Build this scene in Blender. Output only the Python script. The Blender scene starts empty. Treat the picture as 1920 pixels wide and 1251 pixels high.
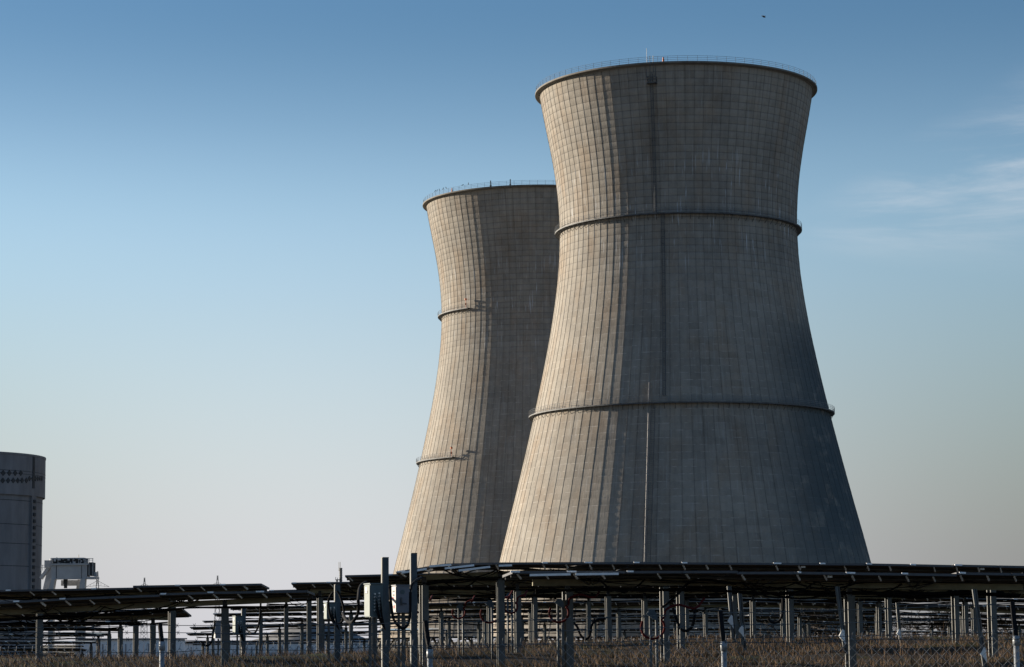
import bpy, math, random
import numpy as np
from mathutils import Vector, Matrix
random.seed(7); rng = np.random.RandomState(7)
R = math.radians
C = bpy.context.scene.collection
SC = bpy.context.scene

# ------------------------------------------------------------------ camera
EYE = 1.7
FPX, PITCH, ROLL = 4690.0, R(7.0), R(-0.5)      # focal length in px of the 1920 px wide photograph
cd = bpy.data.cameras.new('camera'); cam = bpy.data.objects.new('camera', cd); C.objects.link(cam)
cd.sensor_width = 36; cd.lens = FPX / 1920 * 36; cd.clip_start = 0.5; cd.clip_end = 40000
Rt = Vector((1, 0, 0)); Up0 = Vector((0, -math.sin(PITCH), math.cos(PITCH))); Fw = Vector((0, math.cos(PITCH), math.sin(PITCH)))
cr, sr = math.cos(ROLL), math.sin(ROLL)
Ri = cr * Rt + sr * Up0; Ui = -sr * Rt + cr * Up0
cam.matrix_world = Matrix(((Ri.x, Ui.x, -Fw.x, 0), (Ri.y, Ui.y, -Fw.y, 0), (Ri.z, Ui.z, -Fw.z, EYE), (0, 0, 0, 1)))
SC.camera = cam
SC.render.resolution_x, SC.render.resolution_y = 1024, 667

# ------------------------------------------------------------------ world, sun, exposure
SUN_EL, SUN_AZ = R(12.0), math.atan2(-0.891, 0.454)     # azimuth from +Y towards +X
HZ_COL, HZ_MIX, HZ_SIDE, SKY_STR = (3.95, 4.05, 5.0), .90, .33, .062   # pale low haze in the sky, brightest left of centre
w = bpy.data.worlds.new('World'); SC.world = w; w.use_nodes = True
nt = w.node_tree; nt.nodes.clear()
def N(nt, t, **k):
    n = nt.nodes.new(t)
    for a, b in k.items():
        if a.startswith('i_'):
            n.inputs[a[2:].replace('_', ' ')].default_value = b
        else: setattr(n, a, b)
    return n
sky = N(nt, 'ShaderNodeTexSky'); sky.sky_type = 'NISHITA'; sky.sun_disc = False
sky.sun_elevation = SUN_EL; sky.sun_rotation = SUN_AZ
sky.altitude = 0; sky.air_density = 1.1; sky.dust_density = 0.6; sky.ozone_density = 3.2
tc = N(nt, 'ShaderNodeTexCoord')
# thin cirrus: a stretched noise over the sky direction, faint and pale
mp = N(nt, 'ShaderNodeMapping'); mp.inputs['Rotation'].default_value = (0, R(13), 0); mp.inputs['Scale'].default_value = (6, 3, 44)
nz = N(nt, 'ShaderNodeTexNoise'); nz.inputs['Scale'].default_value = 1.0; nz.inputs['Detail'].default_value = 7; nz.inputs['Roughness'].default_value = .62; nz.inputs['Distortion'].default_value = .5
nt.links.new(tc.outputs['Generated'], mp.inputs['Vector']); nt.links.new(mp.outputs[0], nz.inputs['Vector'])
cr1 = N(nt, 'ShaderNodeMapRange'); cr1.inputs['From Min'].default_value = .36; cr1.inputs['From Max'].default_value = .74; cr1.interpolation_type = 'SMOOTHSTEP'
nt.links.new(nz.outputs['Fac'], cr1.inputs['Value'])
sx = N(nt, 'ShaderNodeSeparateXYZ'); nt.links.new(tc.outputs['Generated'], sx.inputs[0])
def mrange(nt, src, a, b, c=0., d=1.):
    m = N(nt, 'ShaderNodeMapRange'); m.interpolation_type = 'SMOOTHSTEP'
    for k, v in zip(('From Min', 'From Max', 'To Min', 'To Max'), (a, b, c, d)): m.inputs[k].default_value = v
    nt.links.new(src, m.inputs['Value']); return m.outputs[0]
def mth(nt, op, a, b=None, c=None):
    m = N(nt, 'ShaderNodeMath', operation=op)
    for i, v in enumerate((a, b, c)):
        if v is None: continue
        if isinstance(v, (int, float)): m.inputs[i].default_value = v
        else: nt.links.new(v, m.inputs[i])
    return m.outputs[0]
az_m = mrange(nt, sx.outputs['X'], .105, .16)
# the cirrus band climbs to the right: centre elevation rises with azimuth
ctr = mth(nt, 'MULTIPLY_ADD', sx.outputs['X'], .24, .133)
dz_ = mth(nt, 'ABSOLUTE', mth(nt, 'SUBTRACT', sx.outputs['Z'], ctr))
wid = mth(nt, 'MULTIPLY_ADD', mth(nt, 'SUBTRACT', sx.outputs['X'], .11), .40, .010)
band = mrange(nt, mth(nt, 'DIVIDE', dz_, wid), .0, 1., 1., 0.)
cf = mth(nt, 'MULTIPLY', mth(nt, 'MULTIPLY', cr1.outputs[0], az_m), band)
cf = mth(nt, 'MULTIPLY', cf, .66)
hz = mrange(nt, sx.outputs['Z'], -.01, .26, 1., 0.)
hz = mth(nt, 'POWER', hz, 1.6)
tint = N(nt, 'ShaderNodeMix', data_type='RGBA'); nt.links.new(mth(nt, 'MULTIPLY', hz, HZ_MIX), tint.inputs[0])
side_l = mrange(nt, mth(nt, 'ABSOLUTE', mth(nt, 'ADD', sx.outputs['X'], .07)), .0, .34, 1., HZ_SIDE)
hc = N(nt, 'ShaderNodeMix', data_type='RGBA', blend_type='MULTIPLY'); hc.inputs[0].default_value = 1.0; hc.inputs[6].default_value = (*HZ_COL, 1)
nt.links.new(side_l, hc.inputs[7]); nt.links.new(hc.outputs[2], tint.inputs[7])
nt.links.new(sky.outputs[0], tint.inputs[6])
mix = N(nt, 'ShaderNodeMix', data_type='RGBA'); nt.links.new(cf, mix.inputs[0])
rmp = N(nt, 'ShaderNodeValToRGB'); el_ = rmp.color_ramp.elements
el_[0].position = 0.03; el_[0].color = (1, .99, .89, 1); el_[1].position = .6; el_[1].color = (.8, .86, .92, 1)
for p_, c_ in ((.13, (1, .985, 1, 1)), (.168, (1.02, 1.02, 1.02, 1)), (.205, (.75, .78, .82, 1)), (.25, (.41, .54, .63, 1)), (.36, (.6, .7, .8, 1))): e_ = el_.new(p_); e_.color = c_
rmp.color_ramp.interpolation = 'B_SPLINE'; nt.links.new(sx.outputs['Z'], rmp.inputs[0])
tn2 = N(nt, 'ShaderNodeMix', data_type='RGBA', blend_type='MULTIPLY'); tn2.inputs[0].default_value = 1.0
nt.links.new(tint.outputs[2], tn2.inputs[6]); nt.links.new(rmp.outputs[0], tn2.inputs[7]); nt.links.new(tn2.outputs[2], mix.inputs[6]); mix.inputs[7].default_value = (4.2, 4.4, 4.7, 1)
bg = N(nt, 'ShaderNodeBackground'); bg.inputs['Strength'].default_value = SKY_STR
wo = N(nt, 'ShaderNodeOutputWorld')
nt.links.new(mix.outputs[2], bg.inputs[0]); nt.links.new(bg.outputs[0], wo.inputs[0])

sd = bpy.data.lights.new('sun', 'SUN'); sd.energy = 4.3; sd.angle = R(.5); sd.color = (1, .87, .70)
sun = bpy.data.objects.new('sun', sd); C.objects.link(sun)
sdir = Vector((math.sin(SUN_AZ) * math.cos(SUN_EL), math.cos(SUN_AZ) * math.cos(SUN_EL), math.sin(SUN_EL)))
sun.rotation_euler = sdir.to_track_quat('Z', 'Y').to_euler()
SC.view_settings.view_transform = 'Standard'; SC.view_settings.look = 'None'
SC.view_settings.gamma = 1; SC.view_settings.exposure = 1.45; SC.view_settings.use_curve_mapping = False

# ------------------------------------------------------------------ helpers
def P(px, py, d):
    """world point seen at photo pixel (px,py), at horizontal depth d (metres along +Y)"""
    v = Ri * ((px - 960) / FPX) + Ui * ((625.5 - py) / FPX) + Fw
    return Vector((0, 0, EYE)) + v * (d / v.y)
def proj(p):
    v = Vector(p) - Vector((0, 0, EYE)); d = v.dot(Fw)
    return 960 + FPX * v.dot(Ri) / d, 625.5 - FPX * v.dot(Ui) / d

def tag(o, label=None, cat=None, group=None, kind=None):
    if label: o['label'] = label
    if cat: o['category'] = cat
    if group: o['group'] = group
    if kind: o['kind'] = kind
    return o
def empty(name, loc, rz=0, label=None, cat=None, group=None):
    o = bpy.data.objects.new(name, None); C.objects.link(o); o.location = loc; o.rotation_euler = (0, 0, rz)
    o.empty_display_size = .2
    return tag(o, label, cat, group)
class MB:
    """collects shapes into one mesh (world or local coordinates)"""
    def __init__(s): s.v = []; s.f = []; s.m = []
    def add(s, vs, fs, mi=0):
        b = len(s.v); s.v += [tuple(v) for v in vs]; s.f += [tuple(b + i for i in f) for f in fs]; s.m += [mi] * len(fs); return s
    def box(s, c, size, M=None, mi=0):
        x, y, z = [k / 2 for k in size]
        vs = [Vector((a, b, d)) for a in (-x, x) for b in (-y, y) for d in (-z, z)]
        if M is not None: vs = [M @ v for v in vs]
        vs = [v + Vector(c) for v in vs]
        return s.add(vs, [(0, 1, 3, 2), (4, 6, 7, 5), (0, 4, 5, 1), (2, 3, 7, 6), (0, 2, 6, 4), (1, 5, 7, 3)], mi)
    def bar(s, a, b, wd, ht=None, mi=0):
        a, b = Vector(a), Vector(b); ht = ht or wd; d = b - a; L = d.length
        if L < 1e-6: return s
        d.normalize(); up = Vector((0, 0, 1)) if abs(d.z) < .95 else Vector((0, 1, 0))
        x = d.cross(up).normalized(); z = x.cross(d)
        vs = [p + x * (i * wd / 2) + z * (j * ht / 2) for p in (a, b) for i, j in ((-1, -1), (1, -1), (1, 1), (-1, 1))]
        return s.add(vs, [(0, 1, 2, 3), (7, 6, 5, 4), (0, 4, 5, 1), (1, 5, 6, 2), (2, 6, 7, 3), (3, 7, 4, 0)], mi)
    def tube(s, pts, r, n=6, mi=0, r2=None):
        pts = [Vector(p) for p in pts]; m = len(pts); vs = []; fs = []
        for i, p in enumerate(pts):
            d = (pts[min(i + 1, m - 1)] - pts[max(i - 1, 0)])
            d = d.normalized() if d.length > 1e-9 else Vector((0, 0, 1))
            up = Vector((0, 0, 1)) if abs(d.z) < .9 else Vector((0, 1, 0))
            x = d.cross(up).normalized(); z = x.cross(d)
            rr = r if r2 is None else r + (r2 - r) * i / max(1, m - 1)
            for k in range(n):
                a = 2 * math.pi * k / n; vs.append(p + x * (rr * math.cos(a)) + z * (rr * math.sin(a)))
        for i in range(m - 1):
            for k in range(n):
                fs.append((i * n + k, i * n + (k + 1) % n, (i + 1) * n + (k + 1) % n, (i + 1) * n + k))
        fs.append(tuple(range(n))[::-1]); fs.append(tuple((m - 1) * n + k for k in range(n)))
        return s.add(vs, fs, mi)
    def lathe(s, prof, n=48, a0=0, a1=2 * math.pi, mi=0, c=(0, 0, 0)):
        full = abs(a1 - a0 - 2 * math.pi) < 1e-6; cols = n if full else n + 1; vs = []; fs = []; k = len(prof)
        for i in range(cols):
            a = a0 + (a1 - a0) * i / n
            for r, z in prof: vs.append((c[0] + r * math.cos(a), c[1] + r * math.sin(a), c[2] + z))
        for i in range(n):
            j = (i + 1) % cols
            for q in range(k - 1): fs.append((i * k + q, j * k + q, j * k + q + 1, i * k + q + 1))
        return s.add(vs, fs, mi)
    def build(s, name, mats, parent=None, smooth=False):
        me = bpy.data.meshes.new(name); me.from_pydata(s.v, [], s.f)
        for m in (mats if isinstance(mats, (list, tuple)) else [mats]): me.materials.append(m)
        if any(s.m): me.polygons.foreach_set('material_index', s.m)
        if smooth: me.polygons.foreach_set('use_smooth', [True] * len(s.f))
        me.update(); o = bpy.data.objects.new(name, me); C.objects.link(o)
        if parent is not None: o.parent = parent
        return o
def share(name, me, parent=None, M=None):
    o = bpy.data.objects.new(name, me); C.objects.link(o)
    if parent is not None: o.parent = parent
    if M is not None: o.matrix_local = M
    return o

# ------------------------------------------------------------------ materials
def mat(name, col, rough=.7, metal=0., var=.12, scale=3., bump=0., col2=None, spec=.4, bscale=None, stretch=(1, 1, 1)):
    m = bpy.data.materials.new(name); m.use_nodes = True; t = m.node_tree; b = t.nodes['Principled BSDF']
    b.inputs['Roughness'].default_value = rough; b.inputs['Metallic'].default_value = metal; b.inputs['Specular IOR Level'].default_value = spec
    co = N(t, 'ShaderNodeTexCoord'); mpn = N(t, 'ShaderNodeMapping'); mpn.inputs['Scale'].default_value = stretch
    nz = N(t, 'ShaderNodeTexNoise'); nz.inputs['Scale'].default_value = scale; nz.inputs['Detail'].default_value = 6; nz.inputs['Roughness'].default_value = .65
    t.links.new(co.outputs['Object'], mpn.inputs[0]); t.links.new(mpn.outputs[0], nz.inputs['Vector'])
    rp = N(t, 'ShaderNodeValToRGB'); c2 = col2 or tuple(c * (1 - var * 2) for c in col)
    rp.color_ramp.elements[0].position = .3; rp.color_ramp.elements[1].position = .7
    rp.color_ramp.elements[0].color = (*c2, 1); rp.color_ramp.elements[1].color = (*[min(1, c * (1 + var)) for c in col], 1)
    t.links.new(nz.outputs['Fac'], rp.inputs[0]); t.links.new(rp.outputs[0], b.inputs['Base Color'])
    if bump:
        nb = N(t, 'ShaderNodeTexNoise'); nb.inputs['Scale'].default_value = bscale or scale * 5; nb.inputs['Detail'].default_value = 4
        bp = N(t, 'ShaderNodeBump'); bp.inputs['Strength'].default_value = bump; bp.inputs['Distance'].default_value = .02
        t.links.new(co.outputs['Object'], nb.inputs['Vector']); t.links.new(nb.outputs['Fac'], bp.inputs['Height']); t.links.new(bp.outputs[0], b.inputs['Normal'])
    return m
M = dict(
    galv2=mat('fence_post_steel', (.24, .26, .28), .5, .2, .15, 9, stretch=(1, 1, .3)),
    galv=mat('galvanised_steel', (.09, .095, .095), .55, .35, .2, 9, stretch=(1, 1, .3)),
    galvdark=mat('dark_coated_steel', (.055, .075, .09), .6, .2, .2, 6),
    alu=mat('aluminium', (.55, .57, .60), .35, .8, .08, 12),
    back=mat('panel_backsheet', (.035, .035, .036), .6, 0, .35, 4, col2=(.06, .045, .03)),
    glass=mat('panel_glass', (.012, .017, .035), .12, 0, .1, 2, spec=.5),
    boxgreen_lit=mat('box_grey_green_lit_tone', (.12, .155, .15), .6, 0, .1, 5),  # paler copy of the grey-green box paint, sunlit side put into the colour
    doorwhite=mat('off_white_door_paint', (.36, .36, .355), .6, 0, .08, 5),
    pipe=mat('pale_pipe_paint', (.36, .33, .31), .6, 0, .1, 5),
    alu_glint=mat('aluminium_glint_tone', (.80, .80, .80), .5, .0, .08, 12),  # near-white diffuse aluminium, sun and sky glint put into the colour
    wire=mat('fence_wire', (.22, .225, .23), .5, .3, .15, 6),
    frame=mat('anodised_frame', (.07, .072, .08), .5, .2, .1, 8),
    railm=mat('dull_rail_steel', (.09, .095, .10), .6, .3, .2, 5),
    tube=mat('torque_tube_steel', (.24, .225, .15), .7, .0, .25, 3, stretch=(.5, 1, 1)),
    cable=mat('black_cable', (.008, .008, .009), .85, 0, .1, 10, spec=.1),
    redcable=mat('red_cable', (.075, .009, .009), .8, 0, .2, 10, spec=.1),
    boxgreen_shade=mat('box_grey_green_shade_tone', (.075, .11, .12), .45, 0, .08, 5),  # darkened copy of the grey-green paint, shade of the front painted in
    boxgrey=mat('box_grey_paint', (.16, .17, .20), .45, 0, .06, 5),
    white=mat('white_paint', (.72, .72, .70), .5, 0, .06, 5),
    red=mat('red_label', (.55, .04, .05), .5, 0, .1, 5),
    black=mat('black_plastic', (.012, .012, .014), .5, 0, .1, 5),
    rail=mat('weathered_railing_steel', (.20, .21, .22), .6, .3, .2, 1),
    platform=mat('walkway_steel', (.10, .105, .11), .7, .2, .25, 1),
    dkgrey=mat('dark_recess', (.03, .035, .04), .8, 0, .2, 1),
    bconc=mat('grey_cast_concrete', (.16, .165, .18), .85, 0, .18, .25, stretch=(1, 1, .25), bump=.2, bscale=2),
    crane=mat('white_crane_paint', (.33, .335, .345), .5, 0, .1, .5),
    shed=mat('white_shed_cladding', (.6, .62, .66), .6, 0, .06, .2),
    hill=mat('hazy_hill_scrub', (.20, .20, .20), .95, 0, .2, .02),
    bark=mat('bare_bark', (.05, .042, .038), .9, 0, .3, 4),
    twig=mat('bare_twigs', (.045, .036, .030), .9, 0, .3, 4),
    bird=mat('black_feathers', (.012, .012, .014), .7, 0, .2, 8),
    orange=mat('orange_housing', (.5, .12, .03), .6, 0, .1, 5),
)

# ------------------------------------------------------------------ cooling towers
COEF = [-4.916758811845131, 1.0087013168305874, 6.602205214674499, 4.730813666844572, 4.051416545341655, -12.733312684068103, 31.940678133215606]
def shell_r(h):
    hh = max(h, 18.); r = np.polyval(COEF, (hh - 60) / 60)
    if h < 18: r += (18 - h) * .245
    return float(r)
NR, LIFT, H0, H1 = 92, 1.6, 0.6, 126.4

def concrete_shell():
    m = bpy.data.materials.new('weathered_shell_concrete'); m.use_nodes = True; t = m.node_tree; b = t.nodes['Principled BSDF']
    b.inputs['Roughness'].default_value = .92; b.inputs['Specular IOR Level'].default_value = .15
    L = t.links.new
    uv = N(t, 'ShaderNodeUVMap'); uv.uv_map = 'UVMap'; s = N(t, 'ShaderNodeSeparateXYZ'); L(uv.outputs[0], s.inputs[0])
    u, v = s.outputs[0], s.outputs[1]
    co = N(t, 'ShaderNodeTexCoord'); so = N(t, 'ShaderNodeSeparateXYZ'); L(co.outputs['Object'], so.inputs[0]); X, Y, Z = so.outputs
    def comb(a, b_, c=0.):
        n = N(t, 'ShaderNodeCombineXYZ')
        for i, q in enumerate((a, b_, c)):
            if isinstance(q, (int, float)): n.inputs[i].default_value = q
            else: L(q, n.inputs[i])
        return n.outputs[0]
    def noise(vec, sc, det=4, ro=.6):
        n = N(t, 'ShaderNodeTexNoise'); n.inputs['Scale'].default_value = sc; n.inputs['Detail'].default_value = det; n.inputs['Roughness'].default_value = ro
        L(vec, n.inputs['Vector']); return n.outputs['Fac']
    mm = lambda op, a, b_=None, c=None: mth(t, op, a, b_, c)
    fu, fv = mm('FRACT', u), mm('FRACT', v)
    iu, iv = mm('FLOOR', u), mm('FLOOR', v)
    wn = N(t, 'ShaderNodeTexWhiteNoise'); wn.noise_dimensions = '2D'; L(comb(iu, iv), wn.inputs['Vector'])
    wn2 = N(t, 'ShaderNodeTexWhiteNoise'); wn2.noise_dimensions = '2D'; L(comb(iu, 3.7), wn2.inputs['Vector'])
    big = noise(co.outputs['Object'], .045, 5); med = noise(co.outputs['Object'], .5, 5, .7); fine = noise(co.outputs['Object'], 6, 3, .7)
    streak = noise(comb(mm('MULTIPLY', u, 2.2), mm('MULTIPLY', v, .09)), 1, 5, .7)
    val = mm('ADD', mm('MULTIPLY', wn.outputs[0], .12), mm('MULTIPLY', big, .55))
    val = mm('ADD', val, mm('MULTIPLY', med, .42)); val = mm('ADD', val, mm('MULTIPLY', streak, .40)); val = mm('ADD', val, mm('MULTIPLY', fine, .22))
    val = mm('ADD', val, mm('MULTIPLY', wn2.outputs[0], .07))
    fac = mrange(t, val, .55, 1.20)
    cmix = N(t, 'ShaderNodeMix', data_type='RGBA'); L(fac, cmix.inputs[0]); cmix.inputs[6].default_value = (.170, .154, .133, 1); cmix.inputs[7].default_value = (.305, .282, .245, 1)
    col = cmix.outputs[2]
    def over(col, f, c, blend='MIX'):
        n = N(t, 'ShaderNodeMix', data_type='RGBA', blend_type=blend); n.clamp_factor = True
        if isinstance(f, (int, float)): n.inputs[0].default_value = f
        else: L(f, n.inputs[0])
        L(col, n.inputs[6]); n.inputs[7].default_value = (*c, 1); return n.outputs[2]
    # warm / cool drift between panels
    hue = noise(comb(mm('MULTIPLY', u, .35), mm('MULTIPLY', v, .12)), 1, 2)
    col = over(col, mrange(t, hue, .45, .7, 0, .55), (1.0, .86, .74), 'MULTIPLY')
    # joints: dirt in the vertical grooves, dark casting joints above, chalky ones lower down
    du = mm('MINIMUM', fu, mm('SUBTRACT', 1., fu)); dv = mm('MINIMUM', fv, mm('SUBTRACT', 1., fv))
    jn = noise(comb(mm('MULTIPLY', u, 1.3), mm('MULTIPLY', v, 2.)), 1, 4, .7)
    vg = mm('MULTIPLY', mrange(t, du, .015, .05, 1, 0), mrange(t, jn, .25, .6, .25, .8)); col = over(col, vg, (.60, .61, .63), 'MULTIPLY')
    upm = mrange(t, Z, 66, 92)
    dk = mm('MULTIPLY', mm('MULTIPLY', mrange(t, dv, .015, .085, 1, 0), mrange(t, upm, 0, 1, .10, .62)), mrange(t, jn, .2, .55, .3, 1)); col = over(col, dk, (.42, .43, .46), 'MULTIPLY')
    jn2 = noise(comb(mm('MULTIPLY', u, 1.1), mm('MULTIPLY', v, 1.)), 1.3, 5, .75)
    lt = mm('MULTIPLY', mm('MULTIPLY', mrange(t, dv, .01, .10, 1, 0), mrange(t, upm, 0, 1, .62, .12)), mrange(t, jn2, .43, .66)); col = over(col, lt, (.46, .43, .39))
    # dark water runs under the rim and both ring walkways
    rn = noise(comb(mm('MULTIPLY', u, 2.6), mm('MULTIPLY', v, .05)), 1, 4, .65)
    zz = mm('MAXIMUM', mm('MAXIMUM', mm('MULTIPLY', mrange(t, Z, 112, 126), mrange(t, Z, 126, 126.6, 1, .9)), mm('MULTIPLY', mrange(t, Z, 78, 93), mrange(t, Z, 93.4, 93.8, 1, 0))), mm('MULTIPLY', mrange(t, Z, 30, 50), mrange(t, Z, 50.8, 51.2, 1, 0)))
    col = over(col, mm('MULTIPLY', mm('MULTIPLY', mrange(t, rn, .48, .68), zz), .5), (.62, .60, .58), 'MULTIPLY')
    # broad pours of slightly different mix, and big soft blotches
    pr = N(t, 'ShaderNodeTexWhiteNoise'); pr.noise_dimensions = '1D'; L(mm('FLOOR', mm('MULTIPLY', v, .25)), pr.inputs['W'])
    col = over(col, mm('MULTIPLY', pr.outputs[0], .13), (.70, .71, .74), 'MULTIPLY')
    bl = noise(comb(mm('MULTIPLY', u, .16), mm('MULTIPLY', v, .07)), 1, 5, .7)
    col = over(col, mrange(t, bl, .42, .68, 0, .36), (.66, .68, .72), 'MULTIPLY')
    # pale lime runs, most of them in the band above the upper walkway
    dr = noise(comb(mm('MULTIPLY', u, 4.5), mm('MULTIPLY', v, .16)), 1, 3, .6)
    zone = mm('MULTIPLY', mrange(t, Z, 76, 93), mrange(t, Z, 98, 112, 1, 0)); patch = mrange(t, noise(comb(mm('MULTIPLY', u, .3), mm('MULTIPLY', v, .25)), 1, 3), .45, .62)
    am = mm('ADD', mm('MULTIPLY', zone, mm('MULTIPLY', patch, 1.)), .16)
    col = over(col, mm('MULTIPLY', mrange(t, dr, .585, .66), am), (.42, .44, .46))
    # dark algae growth low on the side away from the sun
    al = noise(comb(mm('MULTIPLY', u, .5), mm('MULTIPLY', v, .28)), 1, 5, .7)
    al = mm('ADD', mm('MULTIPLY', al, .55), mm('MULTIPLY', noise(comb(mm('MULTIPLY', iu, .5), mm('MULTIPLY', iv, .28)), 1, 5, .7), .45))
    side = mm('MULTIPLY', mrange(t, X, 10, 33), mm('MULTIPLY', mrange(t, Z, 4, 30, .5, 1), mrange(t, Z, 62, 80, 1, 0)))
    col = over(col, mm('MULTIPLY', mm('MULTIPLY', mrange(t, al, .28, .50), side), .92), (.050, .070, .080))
    L(col, b.inputs['Base Color'])
    bp = N(t, 'ShaderNodeBump'); bp.inputs['Strength'].default_value = .55; bp.inputs['Distance'].default_value = .12
    # boards: the face of every lift bellies slightly, plus grain
    belly = mm('MULTIPLY', mm('SINE', mm('MULTIPLY', fv, math.pi)), mrange(t, upm, 0, 1, .25, 1.))
    hsum = mm('ADD', mm('MULTIPLY', belly, .9), mm('MULTIPLY', med, .9)); hsum = mm('ADD', hsum, mm('MULTIPLY', fine, .25))
    hsum = mm('ADD', hsum, mm('MULTIPLY', noise(comb(mm('MULTIPLY', u, 12), mm('MULTIPLY', v, .5)), 1, 2), .5))
    L(hsum, bp.inputs['Height']); L(bp.outputs[0], b.inputs['Normal'])
    return m
M['shell'] = concrete_shell()
M['lip'] = mat('rim_concrete', (.15, .14, .125), .9, 0, .15, .4, bump=.3, bscale=3)

def shell_mesh():
    # around: each bay has a slim proud rib; up: each lift has three rings
    us = []
    for i in range(NR):
        for f, dr in ((-.030, 0), (-.025, .055), (.025, .055), (.030, 0)): us.append((i + f, dr))
    hs = []; h = H0
    k0 = int(math.floor(H0 / LIFT)); lines = [k * LIFT for k in range(k0, int(H1 / LIFT) + 2)]
    for a in lines:
        for f, dr in ((0.0, -.02), (.04, 0.), (.5, .012), (.96, 0.)):
            z = a + f * LIFT
            if H0 <= z <= H1: hs.append((z, dr))
    nu, nh = len(us), len(hs)
    U = np.array([a for a, _ in us]); DU = np.array([d for _, d in us]); Hh = np.array([a for a, _ in hs]); DH = np.array([d for _, d in hs])
    rr = np.array([shell_r(z) for z in Hh]); ang = U / NR * 2 * math.pi
    wob = rng.normal(0, .007, (NR, nh // 4 + 2))
    RR = rr[:, None] + DU[None, :] + DH[:, None] * (DU[None, :] < .1)
    RR += wob[np.floor(U + .3).astype(int) % NR][:, (np.arange(nh) // 4)].T
    V = np.stack([RR * np.cos(ang)[None], RR * np.sin(ang)[None], np.repeat(Hh[:, None], nu, 1)], -1).reshape(-1, 3)
    ii, jj = np.meshgrid(np.arange(nh - 1), np.arange(nu), indexing='ij'); jn = (jj + 1) % nu
    F = np.stack([ii * nu + jj, ii * nu + jn, (ii + 1) * nu + jn, (ii + 1) * nu + jj], -1).reshape(-1, 4)
    un = np.append(U[1:], U[0] + NR)
    uvs = np.stack([np.stack([U[jj], Hh[ii] / LIFT], -1), np.stack([un[jj], Hh[ii] / LIFT], -1), np.stack([un[jj], Hh[ii + 1] / LIFT], -1), np.stack([U[jj], Hh[ii + 1] / LIFT], -1)], 2).reshape(-1, 2)
    me = bpy.data.meshes.new('shell'); me.vertices.add(len(V)); me.vertices.foreach_set('co', V.ravel())
    me.loops.add(F.size); me.loops.foreach_set('vertex_index', F.ravel()); me.polygons.add(len(F))
    me.polygons.foreach_set('loop_start', np.arange(len(F)) * 4); me.polygons.foreach_set('loop_total', np.full(len(F), 4))
    l = me.uv_layers.new(name='UVMap'); l.data.foreach_set('uv', uvs.ravel().astype(np.float32))
    me.polygons.foreach_set('use_smooth', np.zeros(len(F), dtype=bool)); me.update(calc_edges=True); me.validate(); me.materials.append(M['shell']); return me

def ring_pt(r, a, z): return Vector((r * math.cos(a), r * math.sin(a), z))
def railing(root, name, r, z, a0, a1, ht=1.15, step=2.0, rails=3, th=.06, m='rail'):
    mb = MB(); n = max(2, int(abs(a1 - a0) * r / step)); full = abs(a1 - a0) > 6.28
    for k in range(1, rails + 1):
        pts = [ring_pt(r, a0 + (a1 - a0) * i / (n * 2), z + ht * k / rails) for i in range(n * 2 + 1)]
        mb.tube(pts, th / 2, 4)
    for i in range(n + (0 if full else 1)):
        a = a0 + (a1 - a0) * i / n; mb.bar(ring_pt(r, a, z), ring_pt(r, a, z + ht + .05), th, th)
    return mb.build(name, M[m], root)

def tower(name, px_az, D, dz, label, walks, full):
    root = empty(name, (D * math.sin(px_az), D * math.cos(px_az), EYE + dz), 0, label, 'cooling tower', 'hyperbolic cooling towers')
    cx, cy = root.location.x, root.location.y
    def ang(px, h, off=0.):       # angle on the front half whose point at height h shows at photo column px
        r = shell_r(h) + off; lo, hi = -math.pi, 0.
        for _ in range(40):
            a = (lo + hi) / 2; x, _y = proj((cx + r * math.cos(a), cy + r * math.sin(a), EYE + dz + h))
            if x < px: lo = a
            else: hi = a
        return (lo + hi) / 2
    share('shell', tower.mesh, root)
    inner = MB().lathe([(shell_r(z) - .35, z) for z in np.linspace(H0, 126, 40)], 96); inner.build('inner_shell', M['lip'], root, True)
    # flared rim
    rb = shell_r(126.3)
    MB().lathe([(rb - .3, 126.25), (rb + .1, 126.1), (rb + .3, 126.3), (32.86, 126.34), (32.9, 126.38), (32.9, 126.70), (32.84, 126.74), (31.0, 126.76), (30.9, 124.6)], 184).build('rim', M['lip'], root)
    if full:
        railing(root, 'guard_rail', 32.65, 126.75, 0, 2 * math.pi, 1.2, 2.2, 3)
    else:
        railing(root, 'guard_rail', 32.65, 126.75, 0, 2 * math.pi, 1.2, 2.2, 3)
    for h, a0, a1 in walks:
        rs = shell_r(h); ro = rs + 1.15
        part = MB().lathe([(rs - .02, h - .02), (rs - .02, h - .2), (ro, h - .22), (ro + .02, h + .06), (ro - .06, h + .06), (ro - .06, h), (rs - .02, h - .02)], int(abs(a1 - a0) * 30), a0, a1).build('walkway', M['platform'], root)
        railing(part, 'railing', ro - .03, h, a0, a1, 1.15, 2.0, 3)
        n = int(abs(a1 - a0) * NR / (2 * math.pi)); mb = MB()
        mb.bar(ring_pt(ro - .1, 0, h - .2), ring_pt(shell_r(h - 1.3) - .02, 0, h - 1.35), .09, .09).bar(ring_pt(ro - .1, 0, h - .25), ring_pt(rs, 0, h - .25), .08, .1)
        b0 = mb.build('bracket', M['platform'], part)
        for i in range(n + 1):
            o = b0 if i == 0 else share('bracket', b0.data, part)
            o.rotation_euler = (0, 0, a0 + (a1 - a0) * (i + .5) / max(1, n))
    # slanted legs and basin under the shell
    mb = MB(); n = 46
    for i in range(n):
        a = 2 * math.pi * i / n
        for s in (-1, 1): mb.bar(ring_pt(shell_r(-2) + .3, a + s * .06, -2.2), ring_pt(shell_r(H0) - .2, a, H0 + .2), .5, .5)
    mb.build('leg_ring', M['lip'], root)
    return root, ang
tower.mesh = shell_mesh()
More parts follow.
